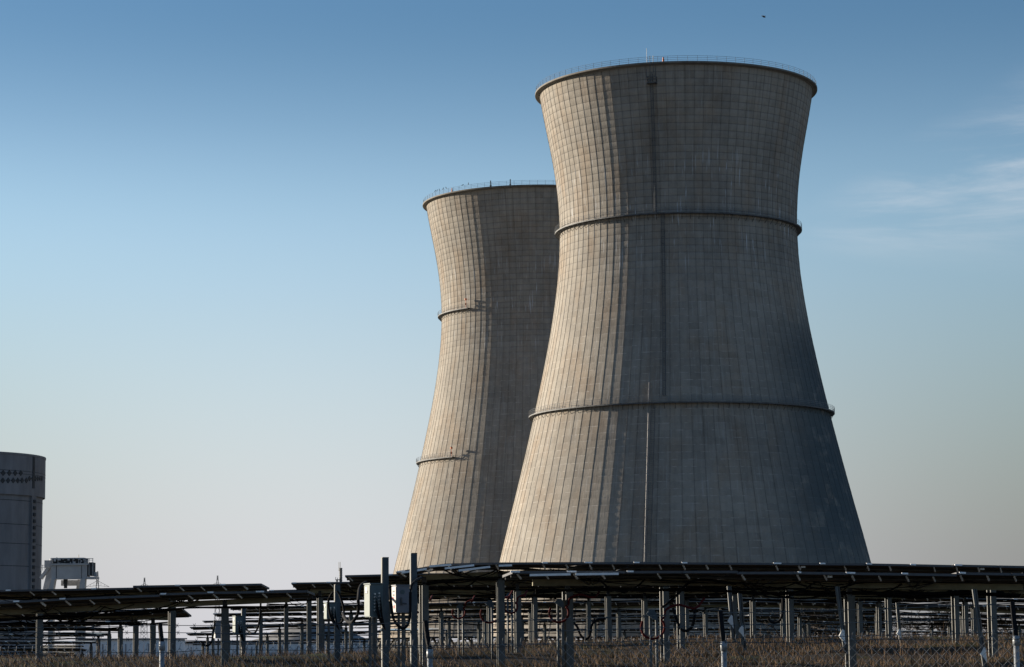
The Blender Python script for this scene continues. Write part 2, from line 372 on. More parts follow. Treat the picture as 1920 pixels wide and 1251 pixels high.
def ladder(root, name, a_top, h_top, a_bot, h_bot, wd=.55, off=.35, cage=True, m='platform'):
    """ladder whose line follows the shell"""
    mb = MB(); n = max(2, int((h_top - h_bot) / .8)); pts = []
    for i in range(n + 1):
        h = h_bot + (h_top - h_bot) * i / n; a = a_bot + (a_top - a_bot) * i / n; pts.append((shell_r(h) + off, a, h))
    for s in (-1, 1):
        mb.tube([ring_pt(r, a + s * wd / 2 / r, h) for r, a, h in pts], .055, 4)
    for i, (r, a, h) in enumerate(pts):
        for q in (0, .4): mb.bar(ring_pt(r, a - wd / 2 / r, h + q), ring_pt(r, a + wd / 2 / r, h + q), .04)
        if i % 5 == 0:
            for s in (-1, 1): mb.bar(ring_pt(r, a + s * wd / 2 / r, h), ring_pt(r - off - .05, a + s * wd / 2 / r, h), .08)
    o = mb.build(name, M[m], root)
    if cage:
        cg = MB()
        for i, (r, a, h) in enumerate(pts):
            if i % 2 == 0:
                cg.tube([ring_pt(r + .5 * math.sin(math.pi * k / 6), a - (wd * .75) * math.cos(math.pi * k / 6) / r, h) for k in range(7)], .03, 4)
        for k in range(1, 6): cg.tube([ring_pt(r + .5 * math.sin(math.pi * k / 6), a - (wd * .75) * math.cos(math.pi * k / 6) / r, h) for r, a, h in pts], .025, 4)
        cg.build('safety_cage', M[m], o)
    return o

H_W1, H_W2 = 93.65, 51.0
T1, ang1 = tower('cooling_tower', 0.067454, 575., 0, 'nearer and taller of the two concrete cooling towers, with two complete ring walkways', [(H_W1, 0, 2 * math.pi), (H_W2, 0, 2 * math.pi)], True)
# ladders of the near tower
ladder(T1, 'ladder', ang1(1222, 123.5), 124.2, ang1(1229, 95), 94.0)
ladder(T1, 'ladder', ang1(1243, 93), 93.2, ang1(1246, 53.5), 52.6)
ladder(T1, 'ladder', ang1(1225, 50.5), 50.4, ang1(1217, 19), 3., cage=False, wd=.9)
# lit service pipe beside the lowest ladder
def pipe(root, name, a0, h0, a1, h1, r=.06, off=1.45, m='pipe'):
    mb = MB(); n = 24; pts = []
    for i in range(n + 1):
        h = h0 + (h1 - h0) * i / n; a = a0 + (a1 - a0) * i / n; q = ring_pt(shell_r(h) + off, a, h); pts.append(q)
        if i % 1 == 0: mb.bar(q, ring_pt(shell_r(h) - .05, a, h), .05); mb.box(q, (.16, .16, .14))
    mb.tube(pts, r, 6); return mb.build(name, M[m], root)
pipe(T1, 'service_pipe', ang1(1218.2, 49), 48.6, ang1(1212, 17), 3)
pipe(T1, 'service_pipe', ang1(1219.5, 55), 55.4, ang1(1219, 51.6), 51.3, .06, 1.5)
# rim access platform and mast
a = ang1(1221, 123, 1.5); mb = MB()
rp_ = shell_r(122.4)
for s in (-1, 1):
    for rr_ in (rp_ + .1, rp_ + 1.7):
        mb.bar(ring_pt(rr_, a + s * 1.0 / 32, 122.2), ring_pt(rr_, a + s * 1.0 / 32, 125.2), .1)
for z in (122.2, 122.9, 123.5): 
    mb.bar(ring_pt(rp_ + 1.7, a - 1.0 / 32, z), ring_pt(rp_ + 1.7, a + 1.0 / 32, z), .1)
    for s in (-1, 1): mb.bar(ring_pt(rp_, a + s * 1.0 / 32, z), ring_pt(rp_ + 1.7, a + s * 1.0 / 32, z), .1)
mb.box(ring_pt(rp_ + .9, a, 122.15), (2.1, 1.7, .16), Matrix.Rotation(a + math.pi / 2, 3, 'Z'))
for z in (122.2, 122.9, 123.5, 124.2): mb.bar(ring_pt(rp_ + 1.7, a - .3 / 32, z), ring_pt(rp_ + 1.7, a + .3 / 32, z), .1)
mb.build('access_platform', M['platform'], T1)
a = ang1(1213.5, 124, 1.2); MB().tube([ring_pt(32.8, a, 126.7), ring_pt(32.8, a, 129.9)], .045, 5).build('lightning_rod', M['rail'], T1)
a = ang1(1222.5, 124, 1.2); mb = MB()
for s in (-1, 1): mb.tube([ring_pt(32.95, a + s * .35 / 32, 124.3), ring_pt(32.95, a + s * .35 / 32, 128.1)], .07, 5)
mb.build('ladder_gate', M['galv'], T1)
a = ang1(1244, 124, 1.2); MB().tube([ring_pt(32.5, a, 126.7), ring_pt(32.5, a, 127.3)], .22, 8).tube([ring_pt(32.5, a, 127.3), ring_pt(32.5, a, 127.75)], .16, 8).build('warning_light', M['orange'], T1)
a = ang1(1262, H_W1); mb = MB()

az2, D2 = 0.00965105, 724.3
def t2angle(px, h, off=0.):
    cx, cy = D2 * math.sin(az2), D2 * math.cos(az2); r = shell_r(h) + off; lo, hi = -math.pi, 0.
    for _ in range(40):
        a = (lo + hi) / 2; x, _y = proj((cx + r * math.cos(a), cy + r * math.sin(a), EYE + .25 + h))
        if x < px: lo = a
        else: hi = a
    return (lo + hi) / 2
T2, ang2 = tower('cooling_tower', az2, D2, .25, 'farther cooling tower, partly hidden, with short walkways on its sunlit side only',
    [(H_W1, -math.pi * 1.35, t2angle(877, H_W1, 1.1)), (H_W2, -math.pi * 1.35, t2angle(848, H_W2, 1.1))], False)
for px in (920, 957):
    a = t2angle(px, 124, 1.2); MB().box(ring_pt(32.6, a, 127.6), (.28, .28, 1.7)).box(ring_pt(32.6, a, 126.9), (.5, .5, .3)).build('rim_post', M['lip'], T2)
a = t2angle(847, 124, 1.2); MB().tube([ring_pt(32.5, a, 126.7), ring_pt(32.5, a, 127.3)], .22, 8).tube([ring_pt(32.5, a, 127.3), ring_pt(32.5, a, 127.8)], .15, 8).build('warning_light', M['orange'], T2)
for h, px in ((H_W1, 873), (H_W2, 846)):
    a = t2angle(px, h, 1.1); r_ = shell_r(h) + 1.0
    MB().tube([ring_pt(r_, a, h), ring_pt(r_, a, h + 2.2)], .07, 5).tube([ring_pt(r_, a, h + 2.2), ring_pt(r_, a, h + 2.7)], .33, 8).box(ring_pt(r_, a, h + 1.1), (.4, .4, .5)).build('warning_light', M['orange'], T2)

# ------------------------------------------------------------------ birds
def bird_mesh(flying=False):
    mb = MB()
    if not flying:
        prof = [(0, .0, 0), (.05, .05, .02), (.10, .14, .08), (.105, .24, .14), (.075, .33, .19), (.055, .38, .22), (.06, .43, .25), (.045, .48, .28), (.01, .50, .36)]
        vs = []; fs = []; n = 8
        for (r, z, x) in prof:
            for k in range(n): vs.append((x - .12 + r * math.cos(2 * math.pi * k / n), r * .8 * math.sin(2 * math.pi * k / n), z + .06))
        for i in range(len(prof) - 1):
            for k in range(n): fs.append((i * n + k, i * n + (k + 1) % n, (i + 1) * n + (k + 1) % n, (i + 1) * n + k))
        mb.add(vs, fs)
        mb.add([(-.12, -.05, .12), (-.12, .05, .12), (-.28, .04, -.16), (-.28, -.04, -.16), (-.06, 0, .05)], [(0, 1, 2, 3), (0, 3, 4), (1, 4, 2), (0, 4, 1), (2, 4, 3)])
        for s in (-.03, .03): mb.tube([(.0, s, .1), (.0, s, 0)], .012, 4)
    else:
        vs = []; fs = []; n = 8
        for (r, x) in ((.01, -.32), (.07, -.2), (.10, 0), (.08, .15), (.05, .22), (.06, .28), (.01, .38)):
            for k in range(n): vs.append((x, r * math.cos(2 * math.pi * k / n), r * math.sin(2 * math.pi * k / n)))
        for i in range(6):
            for k in range(n): fs.append((i * n + k, i * n + (k + 1) % n, (i + 1) * n + (k + 1) % n, (i + 1) * n + k))
        mb.add(vs, fs)
        for s in (-1, 1):
            mb.add([(.12, s * .06, .03), (-.12, s * .06, .03), (-.14, s * .35, .22), (.14, s * .35, .24), (-.2, s * .75, .1), (.0, s * .72, .12),
                    (.12, s * .06, .0), (-.12, s * .06, .0), (-.14, s * .35, .2), (.14, s * .35, .22), (-.2, s * .75, .09), (.0, s * .72, .11)],
                   [(0, 1, 2, 3), (3, 2, 4, 5), (6, 9, 8, 7), (9, 11, 10, 8), (0, 3, 9, 6), (3, 5, 11, 9), (1, 7, 8, 2), (2, 8, 10, 4)])
        mb.add([(-.2, -.03, .01), (-.2, .03, .01), (-.48, .1, .0), (-.48, -.1, .0), (-.3, 0, -.03)], [(0, 1, 2, 3), (0, 4, 1), (1, 4, 2), (2, 4, 3), (3, 4, 0)])
    return mb
bm_ = bird_mesh().build('bird', M['bird'], None, True)
bl = ['black bird perched on the far tower rail, leftmost of the five bunched together', 'black bird on the far tower rail, second from the left of the five bunched together', 'black bird in the middle of the five bunched on the far tower rail',
      'black bird on the far tower rail, fourth from the left of the five bunched together', 'black bird on the far tower rail, rightmost of the five bunched together',
      'hunched black bird on the far tower rail, left one of the separate pair', 'upright black bird on the far tower rail, right one of the separate pair']
for i, px in enumerate((816, 819.5, 823.8, 831, 836.5, 866.5, 878.3)):
    o = bm_ if i == 0 else share('bird', bm_.data)
    a = t2angle(px, 126.7, 32.65 - shell_r(126.7)); q = ring_pt(32.65, a, 126.75 + 1.2) + T2.location
    o.location = q; sc_ = (1.15, 1.1, 1.05, 1.2, 1.15, 1.1, 1.3)[i]; o.scale = (sc_,) * 3; o.rotation_euler = (0, (0, .1, -.1, .05, 0, .6, 0)[i], (0, .6, 3.4, .3, 2.9, .2, 1.3)[i])
    tag(o, bl[i], 'bird', 'birds perched on the far tower rim')
o = bird_mesh(True).build('bird', M['bird'], None, True); o.location = P(1432, 32, 420); o.rotation_euler = (.3, .2, .4)
tag(o, 'small dark bird flying high in the sky above the near tower', 'bird')

# ------------------------------------------------------------------ ground
def lerp(x, T):
    return float(np.interp(x, [a for a, _ in T], [b for _, b in T]))
GR = [(-60, -1.7), (0, -1.7), (17, -1.9), (30, -1.45), (40, -1.0), (50, -.62), (58, -.42), (66, -.24), (74, -.10), (84, -.12), (105, -.5), (170, -1.6), (260, -2.1), (400, -2.2)]
GL = [(-60, -1.7), (0, -1.7), (17, -2.0), (30, -1.5), (40, -1.05), (50, -.65), (60, -.42), (70, -.48), (88, -.70), (117, -1.1), (170, -1.7), (260, -2.1), (400, -2.2)]
def ground(x, y):
    t = min(1., max(0., (x + 9) / 15)); t = t * t * (3 - 2 * t)
    z = lerp(y, GL) * (1 - t) + lerp(y, GR) * t
    k = min(1., max(0., 1 - (y - 85) / 30)) * min(1, max(0, (y - 22) / 10))
    z += k * (.085 * math.sin(y * 1.25 + x * .12) + .035 * math.sin(x * .9 + y * .7) + .02 * math.sin(x * 2.7 - y * 1.9))
    return z + EYE
xs = list(np.arange(-30, 30.1, .6)); ys = list(np.arange(14, 110, .5))
xs = [-9000, -3000, -1000, -300, -120, -60] + xs + [60, 120, 300, 1000, 3000, 9000]
ys = [-60, -20, 0, 8] + ys + [115, 125, 140, 170, 210, 260, 330, 420, 700, 1200, 2500, 6000, 16000]
vs = [(x, y, ground(x, y)) for y in ys for x in xs]; nx = len(xs)
fs = [(j * nx + i, j * nx + i + 1, (j + 1) * nx + i + 1, (j + 1) * nx + i) for j in range(len(ys) - 1) for i in range(nx - 1)]
def ground_mat():
    m = bpy.data.materials.new('dry_grassy_soil'); m.use_nodes = True; t = m.node_tree; b = t.nodes['Principled BSDF']; b.inputs['Roughness'].default_value = .95; b.inputs['Specular IOR Level'].default_value = .1
    co = N(t, 'ShaderNodeTexCoord'); so = N(t, 'ShaderNodeSeparateXYZ'); t.links.new(co.outputs['Object'], so.inputs[0])
    def nz(s, d=6): n = N(t, 'ShaderNodeTexNoise'); n.inputs['Scale'].default_value = s; n.inputs['Detail'].default_value = d; n.inputs['Roughness'].default_value = .7; t.links.new(co.outputs['Object'], n.inputs['Vector']); return n.outputs['Fac']
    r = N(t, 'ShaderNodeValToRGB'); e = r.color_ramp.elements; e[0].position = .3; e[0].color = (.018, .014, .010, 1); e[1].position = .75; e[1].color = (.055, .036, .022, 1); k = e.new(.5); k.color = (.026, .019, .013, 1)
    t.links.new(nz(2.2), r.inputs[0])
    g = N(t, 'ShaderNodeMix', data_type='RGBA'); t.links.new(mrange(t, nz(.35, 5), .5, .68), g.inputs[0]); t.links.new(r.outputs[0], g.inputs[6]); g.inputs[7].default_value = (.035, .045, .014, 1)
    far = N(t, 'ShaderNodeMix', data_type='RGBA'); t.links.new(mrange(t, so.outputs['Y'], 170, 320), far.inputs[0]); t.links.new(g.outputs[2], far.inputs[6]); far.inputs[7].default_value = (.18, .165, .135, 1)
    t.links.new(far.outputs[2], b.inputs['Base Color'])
    bp = N(t, 'ShaderNodeBump'); bp.inputs['Strength'].default_value = .8; bp.inputs['Distance'].default_value = .06; t.links.new(nz(9, 4), bp.inputs['Height']); t.links.new(bp.outputs[0], b.inputs['Normal'])
    return m
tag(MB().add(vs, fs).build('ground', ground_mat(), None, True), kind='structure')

# dry weeds
def grass(name, n, ylo, yhi, hlo, hhi, wd, m, label, patch, seed, cat='grass', spread=.3):
    r = np.random.RandomState(seed); m0 = n * 4
    y = ylo + (yhi - ylo) * r.rand(m0) ** 1.15; x = (r.rand(m0) * 2 - 1) * (y * .2047 + 1.2)
    q = .5 + .34 * np.sin(y * .95 + .25 * np.sin(x * .5) + seed) + .16 * np.sin(x * 1.1 + y * .35 + seed) * np.sin(y * 1.9 - x * .3) + .14 * np.sin(x * 2.7 + seed) * np.sin(y * 2.3 + 1) + r.normal(0, .13, m0)
    k = np.where(q > patch)[0][:n]; x, y, q = x[k], y[k], q[k]; n = len(k)
    z = np.array([ground(a, b) for a, b in zip(x, y)]) - .03
    h = (hlo + (hhi - hlo) * r.rand(n) ** 2.2) * (.5 + .6 * q); a = r.rand(n) * math.pi; dx, dy = np.cos(a) * wd / 2, np.sin(a) * wd / 2
    lx, ly = r.normal(0, spread, n) * h, r.normal(0, spread, n) * h
    S = lambda *c: np.stack(c, -1)
    V = np.stack([S(x - dx, y - dy, z), S(x + dx, y + dy, z), S(x + dx * .6 + lx * .35, y + dy * .6 + ly * .35, z + h * .6), S(x - dx * .6 + lx * .35, y - dy * .6 + ly * .35, z + h * .6), S(x + lx, y + ly, z + h)], 1).reshape(-1, 3)
    b = np.arange(n)[:, None] * 5
    li = np.concatenate([b + np.array([[0, 1, 2, 3]]), b + np.array([[3, 2, 4]])], 1).ravel()
    me = bpy.data.meshes.new(name); me.vertices.add(len(V)); me.vertices.foreach_set('co', V.ravel()); me.loops.add(len(li)); me.loops.foreach_set('vertex_index', li)
    me.polygons.add(2 * n); me.polygons.foreach_set('loop_start', (np.arange(n)[:, None] * 7 + np.array([[0, 4]])).ravel()); me.polygons.foreach_set('loop_total', np.tile([4, 3], n))
    me.update(calc_edges=True); me.materials.append(m); o = bpy.data.objects.new(name, me); C.objects.link(o)
    tag(o, label, cat, kind='stuff'); return o
M['straw'] = mat('dry_straw', (.15, .088, .042), .9, 0, .35, .55, col2=(.028, .018, .010))
M['green'] = mat('low_green_weeds', (.06, .07, .018), .9, 0, .3, 1.2, col2=(.02, .025, .010))
grass('dry_grass', 190000, 32, 92, .03, .30, .010, M['straw'], 'brown dry grass and weeds under the solar panels', .44, 3)
grass('tall_weeds', 2600, 33, 80, .2, .6, .011, M['straw'], 'taller dry weed stalks standing in clumps among the posts', .80, 5, 'weeds', .16)
grass('green_weeds', 45000, 32, 75, .03, .12, .014, M['green'], 'low green weeds in patches between the dry grass', .6, 9, 'weeds', .8)

# ------------------------------------------------------------------ solar rows
PW, PL, TH = 1.0, 1.95, .045
def panel_mesh(v):
    r = random.Random(v); mb = MB(); mb.box((0, 0, 0), (PW - .03, PL, TH * .6), mi=0)
    mb.box((0, 0, TH * .3 + .004), (PW - .07, PL - .06, .008), mi=1)
    for s in (-1, 1):
        mb.box((0, s * (PL / 2 + .012), 0), (PW - .03, .024, TH), mi=2)
        mb.box((s * (PW / 2 - .0), 0, 0), (.026, PL + .02, TH), mi=2)
    # junction box, clamps and the slanting strut under the near edge; clamps and strut carry painted glint
    mb.box((r.uniform(-.2, .2), .3, -.03), (.12, .09, .03), mi=4)
    if v % 4 != 2: mb.box((-.48 + r.uniform(0, .1), -PL / 2 - .02, .012), (r.choice((.06, .12, .17)), .05, .03), mi=3)
    if v % 8 != 3: mb.bar((-.42, -.93, -.03), (-.34, -.80, -.11), .026, mi=3)
    if v % 4 != 2: mb.bar((.08, -.93, -.03), (.16, -.80, -.11), .022, mi=3)
    if v % 4 == 1: mb.box((.2, -.86, -.05), (.09, .05, .035), mi=3)
    if v % 5 == 0: mb.bar((.1, -.9, -.03), (.17, -.8, -.09), .02, mi=3)
    return mb
PANELS = []
for v in range(8):
    _p = panel_mesh(v).build('solar_panel', [M['back'], M['glass'], M['frame'], M['alu_glint'], M['black']]); PANELS.append(_p.data); bpy.data.objects.remove(_p)
def hbeam(h=1.8, w=.15, t=.016):
    mb = MB(); mb.box((0, 0, -h / 2), (t, w, h)); 
    for s in (-1, 1): mb.box((0, s * (w / 2 - t / 2 + .001), -h / 2), (w, t, h))
    return mb
def post_at(parent, base, top, yaw=.25, w=.15, m='galv', name='post'):
    g = ground(top.x, top.y); h = top.z - g + .5
    o = hbeam(h, w).build(name, M[m], parent); o.location = top - base; o.rotation_euler = (0, 0, yaw); return o
def cable(pts, r=.016, n=5): return MB().tube(pts, r, n)
def sag(a, b, s, n=9):
    a, b = Vector(a), Vector(b)
    return [a.lerp(b, i / (n - 1)) - Vector((0, 0, s * 4 * (i / (n - 1)) * (1 - i / (n - 1)))) for i in range(n)]

def solar_row(path, label, posts=(), tilt=2.2, tube_drop=.15, jitter=1.3, step=None, post_m='galv', seed=0, cables=1.0, gap=.0, brackets=True, post_spacing=3.8, braceside=True, tube_w=.11, rails=()):
    """path: (px, py, depth) of the panels' upper near edge, left to right"""
    r = random.Random(seed); pts = [P(*p) for p in path]
    # arc-length samples along the row
    seg = [0.]
    for a, b in zip(pts, pts[1:]): seg.append(seg[-1] + (b - a).length)
    L = seg[-1]
    def at(s):
        s = min(max(s, 0), L); i = max(k for k in range(len(seg)) if seg[k] <= s + 1e-9); i = min(i, len(seg) - 2)
        return pts[i].lerp(pts[i + 1], (s - seg[i]) / (seg[i + 1] - seg[i]))
    mid = at(L / 2); base = Vector((mid.x, mid.y, ground(mid.x, mid.y)))
    root = empty('solar_panel_row', base, 0, label, 'solar panels', 'rows of ground mounted solar panels')
    def local(p): return Vector(p) - base
    n = int(L / (PW + .02)); cs = []
    group_t = 0
    for i in range(n):
        if i % 4 == 0: group_t = r.gauss(0, jitter); dzg = r.gauss(0, .014)
        s0 = i * (PW + .02); a, b = at(s0), at(s0 + PW); t = (b - a).normalized()
        yaw = math.atan2(t.y, t.x); pit = math.atan2(t.z, math.hypot(t.x, t.y))
        Rm = Matrix.Rotation(yaw, 4, 'Z') @ Matrix.Rotation(-pit, 4, 'Y') @ Matrix.Rotation(R(-(tilt + group_t)), 4, 'X')
        c = (a + b) / 2; cen = c + (Rm.to_3x3() @ Vector((0, PL / 2, 0))) + Vector((0, 0, dzg))
        share('solar_panel', r.choice(PANELS), root, Matrix.Translation(local(cen)) @ Rm); cs.append((cen, Rm.to_3x3(), a, b))
    # two rails under the panels
    for f in (-.55, .55):
        mb = MB()
        if n: 
            e = [local(q[0] + q[1] @ Vector((-PW / 2, f, -.055))) for q in cs] + [local(cs[-1][0] + cs[-1][1] @ Vector((PW / 2, f, -.055)))]
            mb.tube(e, .028, 4); mb.build('mounting_rail', M['railm'], root)
    for (xa, ya, xb, yb, dd) in rails:      # edge rails at the row's open end, glint put into their colour
        MB().bar(local(P(xa, ya, dd)), local(P(xb, yb, dd)), .05, .04).build('edge_rail', M['alu_glint'], root)
    # torque tube
    cl = [cs[k][0] + Vector((0, 0, -tube_drop)) for k in range(n)]
    if n >= 2:
        e0 = cl[0] + (cl[0] - cl[1]) * .05; e1 = cl[-1] + (cl[-1] - cl[-2]) * .05; cl2 = [e0] + cl[::3] + [cl[-1], e1]
        mt = MB()
        for a, b in zip(cl2, cl2[1:]): 
            if (b - a).length > .02: mt.bar(local(a), local(b), tube_w, tube_w * 1.05)
        mt.build('torque_tube', M['tube'], root)
    def tubept(px):
        best = min(cl, key=lambda q: abs(proj(q)[0] - px)); return best
    # brackets
    if brackets:
        for k in range(1, n, 3):
            c = cl[k]; Rm = cs[k][1]; mk = MB(); t_ = cs[k][0]
            mk.bar(local(c), local(t_ + Rm @ Vector((0, 0, -.04))), .05)
            for s in (-1, 1): mk.bar(local(c + Vector((0, 0, -.02))), local(t_ + Rm @ Vector((0, s * .55, -.06))), .035)
            mk.bar(local(t_ + Rm @ Vector((-.35, -.6, -.07))), local(c + Vector((0, 0, -.05))), .022)
            mk.bar(local(t_ + Rm @ Vector((.35, -.6, -.07))), local(c + Vector((0, 0, -.05))), .022)
            mk.build('bracket', M['railm'], root)
    # posts
    if posts == 'auto':
        s = post_spacing * .35; pl = []
        while s < L: pl.append(proj(at(s))[0]); s += post_spacing
    else: pl = posts
    for px in pl:
        c = tubept(px); q = c.copy(); pp = P(px, proj(c)[1], c.y); q.x = pp.x; q.z = pp.z - tube_w * .45 if abs(pp.z - c.z) < .3 else c.z - .05
        post_at(root, base, Vector(q) - Vector((0, 0, .12)), yaw=.35 + r.uniform(-.15, .15), m=post_m)
        MB().box(local(Vector(q) - Vector((0, 0, .04))), (.09, .14, .2)).build('bearing', M['black'], root)
    # loose wiring slung under the panels
    mw = MB(); k = 0; m_ = int(n * (1.6 if path[0][2] < 75 else .5) * cables)
    for _ in range(m_):
        i = r.randrange(0, max(1, n - 3)); j = min(n - 1, i + r.choice((1, 1, 2, 3)))
        a = cs[i][0] + Vector((r.uniform(-.3, .3), r.uniform(-.7, .4), -.1)); b = cs[j][0] + Vector((r.uniform(-.3, .3), r.uniform(-.7, .4), -.1))
        mw.tube([local(p) for p in sag(a, b, r.choice((.05, .1, .14, .2, .32)) * r.uniform(.6, 1.2), 9)], r.choice((.008, .01, .016)), 4)
    if m_ and n >= 2:
        for rep in range(2):    # long bundle strapped along the tube
            bp_ = []
            for i in range(0, n, 1): bp_.append(local(cl[i] + Vector((0, .05 - rep * .12, -.09 - .05 * abs(math.sin(i * 1.3 + seed + rep)) - r.uniform(0, .05)))))
            mw.tube(bp_, .02, 4)
        mw.build('wiring', M['cable'], root)
    return root
ROWS = [
 # right-hand block, near to far
 ([(962, 1074, 45), (1500, 1073, 45.5), (2010, 1080, 46.2)], 'nearest solar row on the right, its left end below the near tower\'s left side', [1064, 1592], {'rails': [(993, 1078.5, 1070, 1077, 44.9), (1079, 1077, 1160, 1076, 44.9)]}),
 ([(744, 1074, 52), (800, 1063, 52), (850, 1057.5, 52), (1160, 1056, 53), (1640, 1058.5, 54), (2010, 1066, 55)], 'solar row whose left end curves down beside the tall dark posts, topmost against the towers', [795, 938, 1245, 1858], {'rails': [(753, 1074, 800, 1067, 51.8), (805, 1062, 846, 1059, 51.8), (834, 1066, 889, 1060, 51.8), (860, 1070, 919, 1063, 51.7), (935, 1061, 960, 1060, 51.8)]}),
 ([(648, 1082, 62), (820, 1078, 62), (1200, 1080, 64), (2010, 1084, 66)], 'solar row whose left tip shows just left of the taller cable post pair', [700, 970, 1275, 1480, 1790], {}),
 ([(547, 1095, 72), (800, 1091, 72), (1400, 1094, 75), (2010, 1100, 78)], 'solar row with its left tip beside the distant slender stack', [600, 790, 1140, 1375, 1665], {}),
 ([(505, 1108, 84), (800, 1101, 84), (1400, 1103, 86), (2010, 1112, 88)], 'solar row starting level with the right tip of the left block\'s top row', 'auto', {}),
 ([(470, 1124, 94), (900, 1115, 94), (1400, 1114, 96), (2010, 1126, 98)], 'solar row just under the nearest right-hand torque beam, black against the far tower foot', 'auto', {'tilt': .9, 'tube_drop': .07, 'tube_w': .07, 'brackets': False}),
 ([(430, 1140, 106), (900, 1129, 106), (1400, 1127, 108), (2010, 1140, 110)], 'thick dark solar band halfway down behind the red cable loops', 'auto', {}),
 ([(400, 1152, 118), (900, 1145, 118), (1400, 1144, 120), (2010, 1157, 122)], 'solar band level with the tops of the red cable loops', 'auto', {'brackets': False, 'tilt': .9, 'tube_drop': .07, 'tube_w': .07}),
 ([(380, 1164, 130), (900, 1155, 130), (1400, 1154, 132), (2010, 1167, 134)], 'solar band running through the middle of the red cable loops', 'auto', {'brackets': False, 'tilt': .9, 'tube_drop': .07, 'tube_w': .07}),
 ([(356, 1176, 144), (900, 1164, 144), (1400, 1162, 146), (2010, 1176, 148)], 'solar band at the bottoms of the red cable loops', 'auto', {'brackets': False, 'tilt': .9, 'tube_drop': .07, 'tube_w': .07}),
 ([(350, 1189, 160), (900, 1180, 160), (1400, 1179, 162), (2010, 1188, 164)], 'second lowest solar band behind the grass on the right', 'auto', {'brackets': False, 'tilt': .9, 'tube_drop': .07, 'tube_w': .07}),
 ([(345, 1203, 178), (900, 1194, 178), (1400, 1193, 180), (2010, 1200, 182)], 'lowest and farthest solar band, brushing the grass tops on the right', 'auto', {'brackets': False, 'tilt': .9, 'tube_drop': .07, 'tube_w': .07}),
 # left-hand block
 ([(-70, 1133, 52), (150, 1121, 52), (380, 1113, 52), (640, 1109, 52)], 'nearest solar row on the left, carried by the thick beam from the frame edge', [422], {'tilt': 1.3, 'tube_drop': .13, 'jitter': .7}),
 ([(-70, 1107.5, 60), (250, 1101.5, 60), (513, 1097, 60)], 'top solar row of the left block against the sky, ending in a pointed right tip', [75, 323], {'tilt': 1.2, 'tube_drop': .12, 'jitter': .7}),
 ([(-70, 1151, 70), (150, 1148, 70), (352, 1142, 70)], 'solar row directly under the thick left beam', [287], {}),
 ([(-70, 1155, 78), (150, 1154, 78), (322, 1151, 78)], 'left solar row below the thick beam, second band under it', [255], {'tilt': .9, 'tube_drop': .07, 'tube_w': .07}),
 ([(-70, 1171, 90), (150, 1169, 90), (296, 1163, 90)], 'left solar row just below the strip of white crane legs', [226], {'tilt': .9, 'tube_drop': .07, 'tube_w': .07}),
 ([(-70, 1175, 100), (150, 1176, 100), (250, 1180, 100)], 'left solar row ending at the sixth post from the left block\'s aisle', [205], {'brackets': False, 'tilt': .9, 'tube_drop': .07, 'tube_w': .07}),
 ([(-70, 1189, 110), (120, 1190, 110), (218, 1193, 110)], 'left solar row ending just above the low white shed', [184.5], {'brackets': False, 'tilt': .9, 'tube_drop': .07, 'tube_w': .07}),
 ([(-70, 1203, 120), (120, 1204, 120), (200, 1205, 120)], 'left solar row level with the low white shed roof', [171], {'brackets': False, 'tilt': .9, 'tube_drop': .07, 'tube_w': .07}),
 ([(-70, 1216, 130), (100, 1216, 130), (182, 1216, 130)], 'left solar row level with the low white shed wall', [154.5, 60], {'brackets': False, 'tilt': .9, 'tube_drop': .07, 'tube_w': .07}),
 ([(-70, 1227, 142), (90, 1227, 142), (165, 1227, 142)], 'lowest left solar row, just above the dry grass', [142, 129], {'brackets': False, 'tilt': .9, 'tube_drop': .07, 'tube_w': .07}),
]
for i, (path, lab, posts, kw) in enumerate(ROWS): solar_row(path, lab, posts, seed=11 + i, **kw)

# ------------------------------------------------------------------ cable posts and boxes
def tall_post(px, wpx, ytop, d, label):
    w_ = wpx / FPX * d; t = P(px, ytop, d); g = ground(t.x, t.y); root = empty('steel_post', (t.x, t.y, g), .3, label, 'post', 'tall dark steel posts by the aisle')
    h = t.z - g; MB().box((0, 0, h / 2 - .3), (w_ * .8, w_ * .66, h + .6)).build('column', M['galvdark'], root)
    MB().box((-w_ * .4 - .004, 0, h / 2), (.012, w_ * .5, h)).build('edge_flange', M['galv'], root)
    MB().box((0, 0, h + .005), (w_ * .84, w_ * .7, .012)).build('end_plate', M['galv'], root); return root
tall_post(722, 14.6, 1046, 48, 'tall dark steel post beside the grey-green box with cable glands')
tall_post(775.5, 14, 1038, 49, 'tallest dark steel post, against the far tower, right of the box with red labels')
tall_post(632.5, 12, 1097, 58, 'shorter dark steel post at the aisle, hung with black cable coils')
tall_post(457, 9, 1137, 78, 'small distant dark steel post with a grey box on its left')

